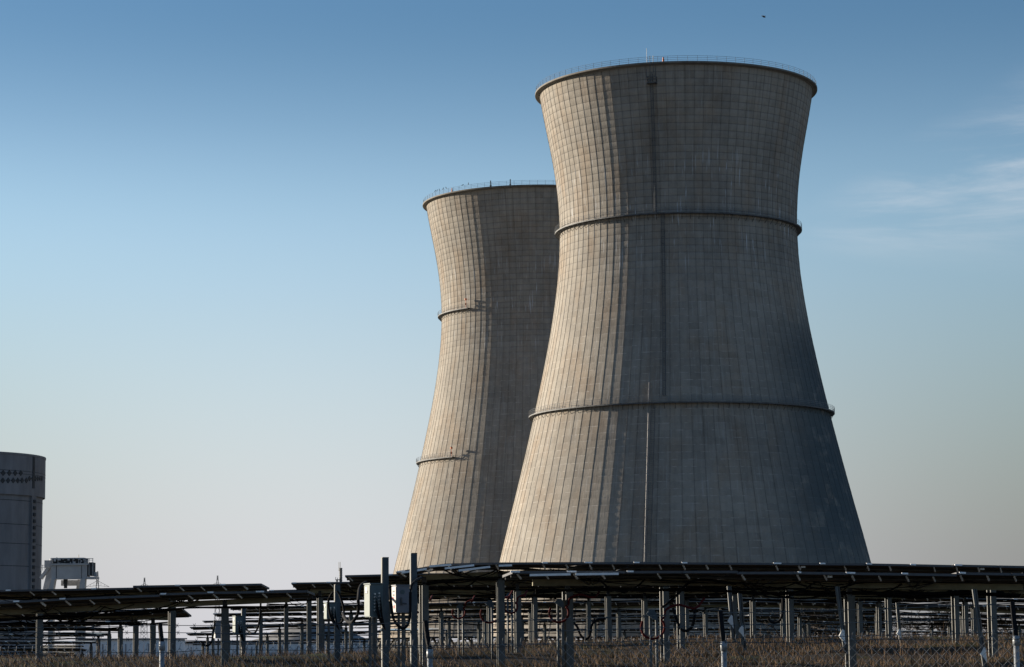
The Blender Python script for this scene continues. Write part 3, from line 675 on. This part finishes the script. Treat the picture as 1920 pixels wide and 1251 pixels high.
def combiner(px, py0, py1, d, size, yaw, m, label, kind, poles):
    a, b = P(px, py0, d), P(px, py1, d); H = a.z - b.z; g = ground(b.x, b.y); root = empty('electrical_box', (b.x, b.y, g), 0, label, 'electrical box', 'electrical boxes on poles')
    sx_, sy_ = size; z0 = b.z - g; Ry = Matrix.Rotation(yaw, 3, 'Z')
    def at(x, y, z): return Ry @ Vector((x, y, 0)) + Vector((0, 0, z0 + z))
    MB().box(at(0, 0, H / 2), (sx_, sy_, H), Ry).build('cabinet', M[m], root)
    mb = MB(); mb.box(at(-sx_ / 2 - .008, 0, H / 2), (.014, sy_ * .93, H * .95), Ry); mb.build('door', M['boxgreen_lit' if kind == 'glands' else 'doorwhite'], root)
    MB().box(at(0, 0, H + .012), (sx_ + .04, sy_ + .04, .02), Ry).build('rain_lip', M[m], root)
    if kind == 'glands':
        mb = MB(); mc = MB()
        for cxx in (-.045, .04):
            for k in range(6):
                z = H * (.2 + .1 * k + (.02 if cxx > 0 else 0)); mb.tube([at(cxx, -sy_ / 2 - .002, z), at(cxx, -sy_ / 2 - .045, z)], .016, 8)
                q = at(cxx, -sy_ / 2 - .045, z); e = at(.16, -sy_ / 2 - .02, -.25)
                if k < 5: mc.tube([q, q + Vector((.02, -.03, -.02)), q.lerp(e, .5) + Vector((0, -.05, -.04)), e], .008, 5)
        mb.build('cable_gland', M['alu'], root); mc.build('cable', M['cable'], root)
        MB().box(at(-sx_ / 2 - .018, sy_ * .1, H * .86), (.004, sy_ * .35, H * .1), Ry).build('label_plate', M['white'], root)
        mb = MB(); mb.box(at(-sx_ / 2 - .018, sy_ * .05, H * .76), (.004, sy_ * .4, H * .07), Ry); mb.build('name_plate', M['black'], root)
        mb = MB(); mb.box(at(-sx_ / 2 - .022, sy_ * .05, H * .76), (.004, sy_ * .3, H * .04), Ry); mb.build('number_panel', M['white'], root)
    elif kind == 'labels':
        for (yy, zz, hw, hh, mm_) in ((.0, .80, .5, .05, 'black'), (.0, .66, .42, .06, 'black'), (.12, .56, .5, .05, 'red'), (-.08, .45, .2, .03, 'red'), (-.12, .22, .35, .12, 'red'), (.25, .2, .2, .1, 'boxgrey')):
            MB().box(at(-sx_ / 2 - .018, sy_ * yy, H * zz), (.004, sy_ * hw * .8, H * hh), Ry).build('warning_sticker', M[mm_], root)
        MB().tube([at(-.02, -sy_ / 2, H * .77), at(-.02, -sy_ / 2 - .006, H * .77)], .045, 18).build('round_knockout', M['boxgreen_shade'], root)
        MB().box(at(-.05, -sy_ / 2 - .03, H * .42), (.02, .05, .15), Ry).tube([at(-.05, -sy_ / 2 - .05, H * .36), at(.05, -sy_ / 2 - .05, H * .33)], .012, 6).build('handle', M['galv'], root)
    for (dx, wd) in poles:
        MB().box(Ry @ Vector((dx, sy_ * .2, 0)) + Vector((0, 0, (z0) / 2 - .2)), (wd, wd, z0 + .38)).build('pole', M['galv'], root)
    return root
combiner(701, 1096, 1157, 47.4, (.24, .40), R(19), 'boxgreen_shade', 'grey-green electrical box with rows of cable glands on its shaded face', 'glands', [(-.05, .06), (.04, .045)])
combiner(752.5, 1099, 1149, 48.2, (.27, .34), R(17), 'boxgrey', 'grey electrical box with white door, red warning stickers and a lever handle', 'labels', [(-.035, .05), (.055, .065)])
combiner(620, 1131, 1161, 57, (.22, .3), R(17), 'boxgreen_shade', 'half hidden grey-green box behind the coils of the middle dark post', 'glands', [(-.03, .05)])
combiner(446, 1156, 1190, 77, (.22, .4), R(19), 'boxgreen_shade', 'small distant grey-green box left of the small distant dark post', 'glands', [(0, .05)])
combiner(410, 1167, 1197, 79, (.24, .3), R(17), 'boxgrey', 'small distant grey box with a pale door, left of the near plain post', 'plain', [(0, .05)])

def hang(name, pts, r, m, label, d=None, cat='cable', grp=None):
    w_ = [P(*p) for p in pts]
    # smooth with Catmull-Rom
    q = []
    for i in range(len(w_) - 1):
        p0, p1, p2, p3 = w_[max(i - 1, 0)], w_[i], w_[i + 1], w_[min(i + 2, len(w_) - 1)]
        for k in range(6):
            t = k / 6; q.append(.5 * ((2 * p1) + (-p0 + p2) * t + (2 * p0 - 5 * p1 + 4 * p2 - p3) * t * t + (-p0 + 3 * p1 - 3 * p2 + p3) * t ** 3))
    q.append(w_[-1]); o = MB().tube(q, r, 7).build(name, M[m], None, True); return tag(o, label, cat, grp)
hang('cable', [(686, 1092, 50), (675, 1101, 49), (672, 1125, 48), (671, 1150, 48), (661, 1166, 48), (650, 1164, 49), (643, 1150, 50)], .032, 'cable', 'thick black cable looping down left of the grey-green box with glands')
hang('cable', [(731, 1098, 47), (733, 1130, 47), (738, 1160, 47), (752, 1178, 47), (764, 1172, 47), (769, 1150, 47), (770, 1105, 47), (777, 1091, 47.5), (790, 1083, 50)], .027, 'cable', 'black cable hanging in a deep loop under the box with red stickers')
hang('cable', [(625, 1110, 56), (616, 1125, 56), (618, 1150, 56), (626, 1168, 56), (640, 1167, 56), (645, 1145, 56), (638, 1118, 56), (632, 1108, 56)], .026, 'cable', 'black cable coil hung on the middle dark post')
hang('cable', [(489, 1124, 76), (487, 1160, 76), (480, 1184, 76), (470, 1187, 76), (462, 1180, 77)], .03, 'cable', 'black cable looping right of the small distant dark post')
hang('cable', [(403, 1163, 77), (401, 1180, 77), (396, 1205, 77), (386, 1211, 77), (379, 1204, 77)], .03, 'cable', 'black cable looping left of the small box with a pale door')
hang('cable', [(1262, 1140, 50), (1268, 1160, 50), (1276, 1178, 50), (1286, 1183, 50), (1296, 1177, 50), (1301, 1165, 50), (1303, 1140, 50)], .03, 'cable', 'black cable hanging in a U right of the broad double post')
hang('cable', [(1440, 1160, 60), (1445, 1166, 60), (1453, 1168, 60), (1462, 1163, 60), (1467, 1150, 60), (1468, 1120, 60)], .03, 'cable', 'black cable drooping in a U left of the rusty footed post')
hang('cable', [(1240, 1140, 46), (1256, 1128, 46), (1270, 1115, 46), (1285, 1098, 46), (1305, 1088, 46), (1340, 1089, 46), (1380, 1095, 46)], .022, 'cable', 'black cable arching up from the broad double post to the beam')
hang('cable', [(1073, 1166, 60), (1082, 1175, 60), (1088, 1190, 60), (1098, 1199, 60), (1106, 1190, 60), (1110, 1172, 60), (1120, 1162, 60), (1135, 1160, 60)], .03, 'cable', 'black cable dipping to the grass between two distant posts')

def disconnect(px, pyb, d, pole_px, rpx, cyp, lean, label, s=1.):
    b = P(px, pyb, d); g = ground(b.x, b.y); root = empty('switch_box', (b.x, b.y, g), 0, label, 'electrical box', 'small switch boxes with red cable loops'); u = d / FPX
    # five-sided sheet steel housing
    mb = MB(); sh = [(-9, 3), (-4, 10), (4, 10), (8, 2), (8, -8), (0, -4)]
    vs = [Vector((x * u * s, y_, z * u * s)) for y_ in (-.07, .07) for x, z in sh]; n = len(sh)
    mb.add([v + (b - root.location) for v in vs], [tuple(range(n)), tuple(range(2 * n - 1, n - 1, -1))] + [(i, i + n, (i + 1) % n + n, (i + 1) % n) for i in range(n)])
    mb.build('housing', M['galvdark'], root)
    for pp in pole_px:
        q = P(pp, pyb, d); z = q.z - g
        MB().tube([(q.x - b.x, .03, -.4), (q.x - b.x, .03, z)], .026, 8).build('pole', M['galv'], root, True)
    pts = []
    for k in range(15):
        t = math.radians(150 + 250 * k / 14); pts.append((px + lean + rpx * math.cos(t), cyp - rpx * math.sin(t), d - .12))
    pts2 = [(px + lean + rpx * 1.0, cyp - rpx * .9, d), (px + lean + rpx * 1.15, cyp - rpx * 1.5, d), (px + lean + rpx * 2.2, cyp - rpx * 1.9, d), (px + lean + rpx * (3.6 if s >= 1 else 2.0), cyp - rpx * 1.6, d), (px + lean + rpx * (4.4 if s >= 1 else 2.5), cyp - rpx * 2.5, d + .5)]
    o = hang('cable_loop', pts + pts2, .021, 'redcable', None, cat=None); o.location = -Vector(root.location); o.parent = root; o.name = 'cable_loop'
    return root
disconnect(1222, 1155, 45, (1219.5, 1231), 22, 1176, 2, 'switch box with the biggest red loop, before the broad double post', 1.15)
disconnect(1049, 1133, 46, (1046, 1055), 18, 1149, -1, 'switch box with red loop on two poles, under the bright edge rails', 1.)
disconnect(919, 1135, 56, (922.5,), 17, 1151, -1, 'switch box with red loop on a single pole, left of the mid field post', .9)
disconnect(955, 1120, 62, (952, 959.5), 12, 1138, 3, 'higher switch box on two poles between two mid field posts', .8)
disconnect(863, 1141, 64, (860, 868), 12, 1148, -3, 'smaller switch box with dark red loop, nearest right of the tallest dark post', .8)
disconnect(786, 1130, 64, (786.5,), 9, 1140, 2, 'smallest switch box, close beside the right side of the tallest dark post', .8)

# dampers: slanting struts with pale sleeves hanging from the right-hand rows
def damper(pts, d, label, sleeve):
    root_p = P(*pts[-1], d); root = empty('strut', root_p, 0, label, 'strut', 'slanting struts under the right-hand rows')
    a, b = P(*pts[0], d), P(*pts[1], d); MB().tube([a - root_p, b - root_p], .028, 8).build('rod', M['galv'], root)
    MB().tube([a - root_p + Vector((.03, .02, 0)), b - root_p + Vector((.04, .02, -.1))], .035, 8).build('dark_sleeve', M['black'], root)
    if sleeve:
        x, y = sleeve; q = P(x, y, d) - root_p
        mb = MB(); mb.add([q + Vector(v) for v in ((0, -.03, .13), (.03, -.03, .1), (.045, -.03, -.15), (.0, -.03, -.08), (-.07, -.03, 0), (0, .03, .13), (.03, .03, .1), (.045, .03, -.15), (.0, .03, -.08), (-.07, .03, 0))],
            [(0, 4, 3, 2, 1), (5, 6, 7, 8, 9), (0, 1, 6, 5), (1, 2, 7, 6), (2, 3, 8, 7), (3, 4, 9, 8), (4, 0, 5, 9)]); mb.build('torn_white_wrap', M['white'], root)
damper([(1568, 1100), (1583, 1215)], 45, 'slanting strut with a torn white wrap beside the thick post on the right', (1580, 1193))
damper([(1825, 1105), (1845, 1250)], 44, 'slanting strut with a low hanging white wrap beside the rightmost thick post', (1845, 1227))
damper([(1681, 1130), (1687, 1200)], 66, 'thin slanting strut with a small white wrap, between the two right-hand thick posts', (1686, 1188))
damper([(1365, 1098), (1374, 1195)], 50, 'slanting strut left of the close pair of posts right of centre', (1371, 1165))
damper([(1385, 1110), (1393, 1210)], 50, 'slanting strut between the close pair of posts right of centre', (1391, 1183))

# ------------------------------------------------------------------ chain link fence
def fence():
    A, B = P(-60, 1222, 17.6), P(1990, 1190, 15.4)        # top line of the mesh
    u = (B - A); L = u.length; u.normalize(); gl = lambda s: ground(*(A + u * s).xy)
    root = empty('chain_link_fence', (A.x, A.y, gl(0)), 0, 'galvanised chain-link fence with leaning barbed wire arms along the bottom edge', 'fence'); O = root.location
    # woven zig-zag wires: each wire runs down the fence, hooking its neighbours
    mb = MB(); pit = .062; hh = .75; n = int(L / pit)
    def wire(p, q, r=.0017):
        d = (q - p).normalized(); x = d.cross(Vector((0, 1, 0))).normalized() * r; y = Vector((0, r, 0)); b = len(mb.v)
        mb.v += [tuple(p + x), tuple(p - x * .5 + y), tuple(p - x * .5 - y), tuple(q + x), tuple(q - x * .5 + y), tuple(q - x * .5 - y)]
        mb.f += [(b, b + 1, b + 4, b + 3), (b + 1, b + 2, b + 5, b + 4), (b + 2, b, b + 3, b + 5)]; mb.m += [0] * 3
    for i in range(n):
        s0 = i * pit; top = A + u * s0 - O
        for dr in (1, -1):
            for k in range(int(hh / (pit * .5))):
                z0, z1 = -k * pit * .5, -(k + 1) * pit * .5
                sa = (0 if k % 2 == 0 else dr * pit / 2); sb = (dr * pit / 2 if k % 2 == 0 else 0)
                j = .002 * math.sin(i * 1.7 + k)
                wire(top + u * (sa) + Vector((0, j, z0)), top + u * (sb) + Vector((0, -j, z1)))
        # twisted knuckle above the top edge
        wire(top + Vector((0, 0, -.01)), top + u * .006 + Vector((0, 0, .032)), .0018); wire(top + u * .006 + Vector((0, 0, .032)), top + u * .016 + Vector((0, .004, .036)), .002)
    mesh = mb.build('wire_mesh', M['wire'], root)
    tension = MB()
    for z in (-.02,): tension.tube([A + u * (L * i / 20) - O + Vector((0, 0, z - .01 * math.sin(i * 2.1))) for i in range(21)], .0022, 4)
    tension.build('tension_wire', M['galv'], root)
    # posts with outriggers
    arms = []
    for px, ytop, ex, ey in ((304, 1203, 300, 1172), (806, 1217, 797, 1166), (1357, 1203, 1350, 1148), (1905, 1192, 1898, 1130)):
        # point on the fence line for that column
        best = min(((abs(proj(A + u * (L * i / 400))[0] - px), i) for i in range(401)))[1]; q = A + u * (L * best / 400) + Vector((0, .02, 0)); d = q.y
        t = P(px, ytop, d); g = ground(t.x, t.y)
        po = MB().tube([Vector((t.x, t.y, g - .3)) - O, Vector((t.x, t.y, t.z - .04)) - O], .0175, 12).tube([Vector((t.x, t.y, t.z - .06)) - O, Vector((t.x, t.y, t.z)) - O], .022, 12).build('post', M['galv2'], root, True)
        e = P(ex, ey, d + .12)
        arm = MB().bar(t - O - Vector((0, 0, .02)), e - O, .026, .034).build('barbed_wire_arm', M['cable'], po)
        arms.append((t, e))
    # barbed wire strands run from arm to arm
    for f in (.12, .55, .97):
        pts = [t.lerp(e, f) for t, e in arms]; pts = [pts[0] - (pts[1] - pts[0])] + pts + [pts[-1] + (pts[-1] - pts[-2])]; mw = MB()
        for a, b in zip(pts, pts[1:]):
            sg = sag(a - O, b - O, .006, 9); mw.tube(sg, .0022, 4)
            nb = int((b - a).length / .125)
            for i in range(nb):
                q = (a - O).lerp(b - O, i / nb) - Vector((0, 0, .006 * 4 * (i / nb) * (1 - i / nb)))
                mw.bar(q + Vector((-.008, 0, -.014)), q + Vector((.008, 0, .014)), .003); mw.bar(q + Vector((.01, 0, -.012)), q + Vector((-.01, 0, .012)), .003)
        mw.build('barbed_wire', M['galvdark'], root)
fence()

# ------------------------------------------------------------------ background plant
# round concrete building at the left edge
def containment():
    D = 516.; c = P(-124, 1205, D); G = -2.2 + EYE; root = empty('containment_building', (c.x, D, G), 0, 'round grey concrete building cut by the left edge, with diamond shaped recesses near its top', 'building')
    z = lambda py, dd=D - 21: P(-50, py, dd).z - G
    R1 = 22.0; R0 = 21.5; zt = z(843); zb = z(924)
    MB().lathe([(R1 - .25, zb + .12), (R1, zb + .12), (R1, zt - .5), (R1 + .08, zt - .4), (R1 + .08, zt), (R1 - .8, zt + .05), (R1 - 7, zt + .05), (0.01, zt + .05)], 128).build('parapet', M['bconc'], root)
    MB().lathe([(R0 - .1, -1), (R0 - .05, zb * .35), (R0, zb + .2)], 128).build('wall', M['bconc'], root)
    for zz in (.97, .82, .70, .56, .40, .24, .1):
        q = R0 - .1 + .1 * zz; MB().lathe([(q + .02, zb * zz - .06), (q + .05, zb * zz), (q + .02, zb * zz + .06)], 128).build('casting_joint', M['dkgrey'], root)
    for zz in (z(877), z(882.5)): MB().lathe([(R1 + .01, zz - .05), (R1 + .04, zz), (R1 + .01, zz + .05)], 128).build('casting_joint', M['dkgrey'], root)
    def ang(px, r):
        lo, hi = -math.pi, 0.
        for _ in range(40):
            a = (lo + hi) / 2; x, _y = proj((c.x + r * math.cos(a), D + r * math.sin(a), G + 35))
            if x < px: lo = a
            else: hi = a
        return (lo + hi) / 2
    def diamond(px, py, s, sub='recess'):
        a = ang(px, R1); q = ring_pt(R1, a, 0); zz = P(px, py, D + q.y).z - G; q.z = zz; t = Vector((-math.sin(a), math.cos(a), 0)); n = Vector((math.cos(a), math.sin(a), 0))
        vs = [q + t * s * x + Vector((0, 0, y * s)) + n * k for k in (-.1, .12) for x, y in ((0, 1), (1, 0), (0, -1), (-1, 0))]
        MB().add(vs, [(0, 1, 2, 3), (7, 6, 5, 4), (0, 4, 5, 1), (1, 5, 6, 2), (2, 6, 7, 3), (3, 7, 4, 0)]).build(sub, M['dkgrey'], root)
    for px in (-8, 5.5, 17, 28, 38.5): diamond(px, 887, .60)
    for px in (-6, 5, 15, 24.5, 33, 41, 49): diamond(px, 901, .58)
    for px in (55, 61, 66, 70.5, 74.5, 78): diamond(px, 897.5, .54)
    # pilaster with stacked anchor boxes
    a = ang(61, R0); n = Vector((math.cos(a), math.sin(a), 0)); Rz = Matrix.Rotation(a, 3, 'Z')
    MB().box(n * (R0 + .1) + Vector((0, 0, z(917) / 2)), (.7, 1.9, z(917)), Rz).build('pilaster', M['bconc'], root)
    for i in range(14):
        zz = z(933 + 12.7 * i); MB().box(n * (R0 + .5) + Vector((0, 0, zz)), (.3, .95, .7), Rz).box(n * (R0 + .66) + Vector((0, 0, zz)), (.06, .5, .35), Rz).build('anchor_box', M['dkgrey'], root)
    MB().box(ring_pt(R1 + .02, ang(62.5, R1), (zt + z(912)) / 2), (.2, .8, zt - z(912) - .8), Matrix.Rotation(ang(62.5, R1), 3, 'Z')).build('stained_strip', M['dkgrey'], root)
containment()

def crane():
    D = 400.; G = -2.2 + EYE; c = P(130, 1100, D); root = empty('gantry_crane', (c.x, D, G), 0, 'white gantry crane with railed machine deck, beside the round concrete building', 'crane'); O = root.location
    q = lambda x, y, dd=0: P(x, y, D + dd) - O
    def blk(name, x0, y0, x1, y1, d0, d1, m='crane', par=None):
        a, b = q(x0, y0), q(x1, y1); o = MB().box(((a.x + b.x) / 2, (d0 + d1) / 2, (a.z + b.z) / 2), (abs(b.x - a.x), d1 - d0, abs(a.z - b.z))).build(name, M[m], par or root); return o
    blk('girder', 99, 1060, 166, 1086, -1.5, 1.5)
    blk('deck_edge', 97, 1057.5, 169, 1060, -1.8, 1.8)
    for x in (109, 156): blk('girder_stiffener', x - .3, 1061, x + .3, 1085, -1.56, -1.5, 'dkgrey')
    blk('machine_house', 100, 1048, 163, 1057, -1.2, 1.2, 'dkgrey'); blk('house_roof', 100, 1046.8, 160, 1048.2, -1.4, 1.4)
    for i in range(6): blk('window', 112 + 6.5 * i, 1049.5, 117 + 6.5 * i, 1055, -1.24, -1.2, 'black')
    for x in (101, 111, 139, 150, 160): blk('house_post', x, 1048, x + 1, 1057, -1.4, -1.25)
    blk('end_cabin', 169, 1055, 176, 1080, -1.5, 1.5, 'dkgrey'); blk('end_platform', 166, 1082, 183, 1086, -1.6, 1.6)
    blk('control_box', 177, 1073, 182, 1081, -.6, .6, 'crane')
    mb = MB()
    for x in (163, 170, 177): mb.bar(q(x, 1048) + Vector((0, -1.5, 0)), q(x, 1080) + Vector((0, -1.5, 0)), .09)
    mb.bar(q(163, 1048) + Vector((0, -1.5, 0)), q(178, 1048) + Vector((0, -1.5, 0)), .09); mb.bar(q(163, 1051) + Vector((0, -1.5, 0)), q(178, 1051) + Vector((0, -1.5, 0)), .06)
    for x in (76, 80, 84, 88): mb.bar(q(x, 1059 + (x - 76) * .1), q(x, 1070), .07)
    mb.bar(q(76, 1060), q(92, 1060), .07); mb.bar(q(76, 1064), q(92, 1064), .06); mb.build('railing', M['crane'], root)
    # sloping legs
    for (xa, xb, dd) in ((97, 106, -1), (152, 162, -1), (136, 147, 4)):
        mb = MB(); a0, a1 = q(xa + 3, 1086), q(xb + 1, 1086); b0, b1 = q(xa - 2 if dd < 0 and xa < 120 else xa, 1104), q(xb - (2 if xa < 120 else 0), 1104)
        vs = [Vector((p.x, y, p.z)) for y in (dd - .8, dd + .8) for p in (a0, a1, b1, b0)]; mb.add(vs, [(0, 1, 2, 3), (7, 6, 5, 4), (0, 4, 5, 1), (1, 5, 6, 2), (2, 6, 7, 3), (3, 7, 4, 0)])
        mb.box(((b0.x + b1.x) / 2, dd, b0.z / 2 - .3), (b1.x - b0.x, 1.6, b0.z + .6 - .01)); mb.build('leg', M['crane'], root)
    # back girder, stairs on the left and the boom
    blk('rear_girder', 107, 1087, 152, 1097, 3.5, 5)
    mb = MB(); mb.bar(q(96, 1058), q(77, 1085), .9, .5); mb.bar(q(97, 1066), q(88, 1105), .5); mb.bar(q(92, 1066), q(83, 1105), .4)
    for i in range(9): mb.bar(q(96 - i * 1.1, 1070 + i * 4), q(91 - i * 1.0, 1070 + i * 4), .12)
    mb.build('stair_tower', M['crane'], root)
    MB().box(q(91, 1058), (1.1, 1.2, 1.2)).tube([q(94, 1052), q(94.5, 1048), q(96, 1046.5), q(97.5, 1048.5), q(97, 1056)], .07, 5).build('hoist_motor', M['crane'], root)
    mb = MB(); mb.box(q(123, 1090), (.6, .5, .8)); mb.tube([q(123, 1090), q(123, 1103)], .08, 5); mb.box(q(123, 1099), (.5, .3, .7)); mb.build('hook_block', M['black'], root)
    MB().tube([q(147.5, 1048), q(147.5, 1040)], .05, 5).build('antenna', M['galv'], root)
    mb = MB()
    r_ = random.Random(5)
    for i in range(26):
        x = r_.uniform(100, 168); mb.box(q(x, r_.uniform(1047, 1059)) + Vector((0, -1.6, 0)), (r_.uniform(.1, .5), .2, r_.uniform(.1, .4)))
    mb.build('deck_fittings', M['crane'], root)
crane()

def pylon(px, ytop, arm_y, armw, D, label, bw=9):
    G = -2.2 + EYE; t = P(px, ytop, D); root = empty('transmission_tower', (t.x, D, G), 0, label, 'pylon', 'lattice transmission towers'); H = t.z - G; u = D / FPX
    mb = MB(); zA = P(px, arm_y, D).z - G; w0, w1 = bw * u, 1.6 * u
    def hw(z): return (w1 + (w0 - w1) * (1 - z / H)) / 2 + (H - z) / H * 1.2
    lv = np.linspace(0, H, 11); th = .25 * u * 2.2
    for a, b in zip(lv, lv[1:]):
        for s1 in (-1, 1):
            for s2 in (-1, 1): mb.bar((s1 * hw(a), s2 * hw(a), a), (s1 * hw(b), s2 * hw(b), b), th)
        for s in (-1, 1):
            mb.bar((-hw(a), s * hw(a), a), (hw(b), s * hw(b), b), th * .7); mb.bar((hw(a), s * hw(a), a), (-hw(b), s * hw(b), b), th * .7)
    mb.build('lattice_mast', M['galv'], root)
    ma = MB()
    for s in (-1, 1):
        ma.bar((0, 0, zA), (s * armw * u, 0, zA - armw * u * .12), th); ma.bar((0, 0, zA + armw * u * .42), (s * armw * u, 0, zA - armw * u * .12), th)
        for f in (.3, .6): ma.bar((s * armw * u * f, 0, zA - armw * u * .12 * f), (s * armw * u * f, 0, zA + armw * u * (.42 - .54 * f)), th * .6)
    ma.build('crossarm', M['galv'], root)
pylon(183, 1071, 1098, 22, 1500, 'lattice pylon with wide crossarm just right of the white crane')
pylon(271, 1083, 1098, 9, 1900, 'small lattice pylon peeping over the left solar row, left of the taller one')
pylon(408, 1079, 1097, 13, 1700, 'lattice pylon standing alone above the middle of the left solar row')

def stack():
    D = 420.; G = -2.2 + EYE; t = P(639, 1065, D); root = empty('stack', (t.x, D, G), 0, 'slender distant grey stack with antennas and side platform, left of the tall dark posts', 'stack'); H = t.z - G; u = D / FPX
    MB().tube([(0, 0, -.3), (0, 0, H)], 2.6 * u, 12).build('shaft', M['platform'], root)
    mb = MB()
    for i in range(9): mb.tube([(0, 0, H - (1 + 3.2 * i) * u), (0, 0, H - (1.8 + 3.2 * i) * u)], 3.2 * u, 10)
    mb.build('collars', M['galv'], root)
    MB().tube([(-3.5 * u, 0, H - 6 * u), (-3.5 * u, 0, H + 11 * u)], .045, 4).tube([(-1 * u, 0, H), (-1 * u, 0, H + 11 * u)], .04, 4).build('antenna', M['galv'], root)
    MB().box((-6 * u, 0, H - 22 * u), (8 * u, .5, .12)).bar((-9.5 * u, 0, H - 22 * u), (-9.5 * u, 0, H - 17 * u), .08).bar((-6 * u, 0, H - 22 * u), (-6 * u, 0, H - 18 * u), .08).box((-7 * u, 0, H - 24 * u), (3 * u, .4, .3)).build('side_platform', M['galv'], root)
stack()

def shed(x0, y0, x1, D, label, z_bot, mm_='shed', depth=12, name='shed'):
    a, b = P(x0, y0, D), P(x1, y0, D); G = -2.2 + EYE; root = empty(name, ((a.x + b.x) / 2, D, G), 0, label, 'building'); L = b.x - a.x; H = a.z - G
    MB().box((0, depth / 2, H / 2 - .2), (L, depth, H + .3)).build('wall', M[mm_], root)
    mb = MB(); n = max(3, int(L / 2.2))
    for i in range(n + 1): mb.box((-L / 2 + L * i / n, -.04, H / 2 - .3), (.12, .08, H - .5))
    mb.build('cladding_rib', M['boxgrey'], root)
    MB().box((0, depth / 2, H + .02), (L + .5, depth + .5, .16)).build('roof', M['boxgrey'], root)
shed(150, 1199.5, 322, 300, 'low white shed seen between the solar posts at left', 0)
shed(-60, 1160, 46, 460, 'pale building at the foot of the round concrete building', 0, 'bconc', 14)
shed(330, 1207, 700, 380, 'long low pale building behind the solar posts left of the towers', 0, 'shed', 10)
# wooded knoll
vs = []; fs = []; cx_, cy_ = P(580, 1190, 1300).x, 1300.; nr, na = 14, 40
for i in range(nr + 1):
    for k in range(na):
        t = i / nr; a = 2 * math.pi * k / na; z = 11.5 * (math.cos(math.pi * t) * .5 + .5) * (1 + .12 * math.sin(3 * a)) + .5 * math.sin(7 * a + i)
        vs.append((cx_ + 48 * t * math.cos(a), cy_ + 60 * t * math.sin(a), EYE - 2.4 + max(0, z)))
for i in range(nr):
    for k in range(na): fs.append((i * na + k, i * na + (k + 1) % na, (i + 1) * na + (k + 1) % na, (i + 1) * na + k))
tag(MB().add(vs, fs).build('hill', M['hill'], None, True), kind='structure')

# ------------------------------------------------------------------ bare trees behind the right-hand rows
def bare_tree(px, D, H, seed, label, spread=.5):
    r = random.Random(seed); b = P(px, 1200, D); g = ground(b.x, D); root = empty('bare_tree', (b.x, D, g), 0, label, 'tree', 'leafless trees beyond the solar field')
    tr, tw = MB(), MB()
    def grow(p, d, L, rad, lv):
        n = 4; pts = [p]
        for i in range(n):
            d = (d + Vector((r.gauss(0, .16), r.gauss(0, .16), r.gauss(.03, .08)))).normalized(); p = p + d * (L / n); pts.append(p)
        (tr if lv < 2 else tw).tube(pts, rad, 5 if lv < 2 else 3, r2=rad * .6)
        if lv >= 5: return
        for _ in range(r.choice((2, 3, 3)) if lv < 4 else 3):
            q = pts[r.choice((2, 3, 4))]; nd = (d + Vector((r.gauss(0, spread), r.gauss(0, spread), r.gauss(.1, spread * .7)))).normalized(); grow(q, nd, L * r.uniform(.6, .85), rad * .64, lv + 1)
    for _ in range(3): grow(Vector((r.uniform(-.3, .3), r.uniform(-.3, .3), -.1)), Vector((r.gauss(0, .35), r.gauss(0, .3), 1)).normalized(), H * .32, .15, 0)
    tr.build('trunk', M['bark'], root); tw.build('crown', M['twig'], root)
tl = ['leafless tree behind the solar rows, leftmost of the bare trees under the near tower', 'leafless tree below the dark right flank of the near tower', 'leafless tree behind the posts under the right foot of the near tower',
      'leafless shrubby tree just right of the near tower\'s foot, against bright sky', 'leafless tree between the two thick posts on the right', 'leafless tree with arching twigs left of the rightmost thick post', 'leafless tree behind the rightmost thick post', 'leafless tree at the right frame edge']
for i, (px, D, H) in enumerate(((1475, 230, 4.6), (1535, 225, 5), (1600, 235, 5), (1665, 215, 4.4), (1720, 225, 4.6), (1765, 215, 4.2), (1842, 230, 3.6), (1900, 220, 3.6))):
    bare_tree(px, D, H * 1.55, 40 + i, tl[i], .62)
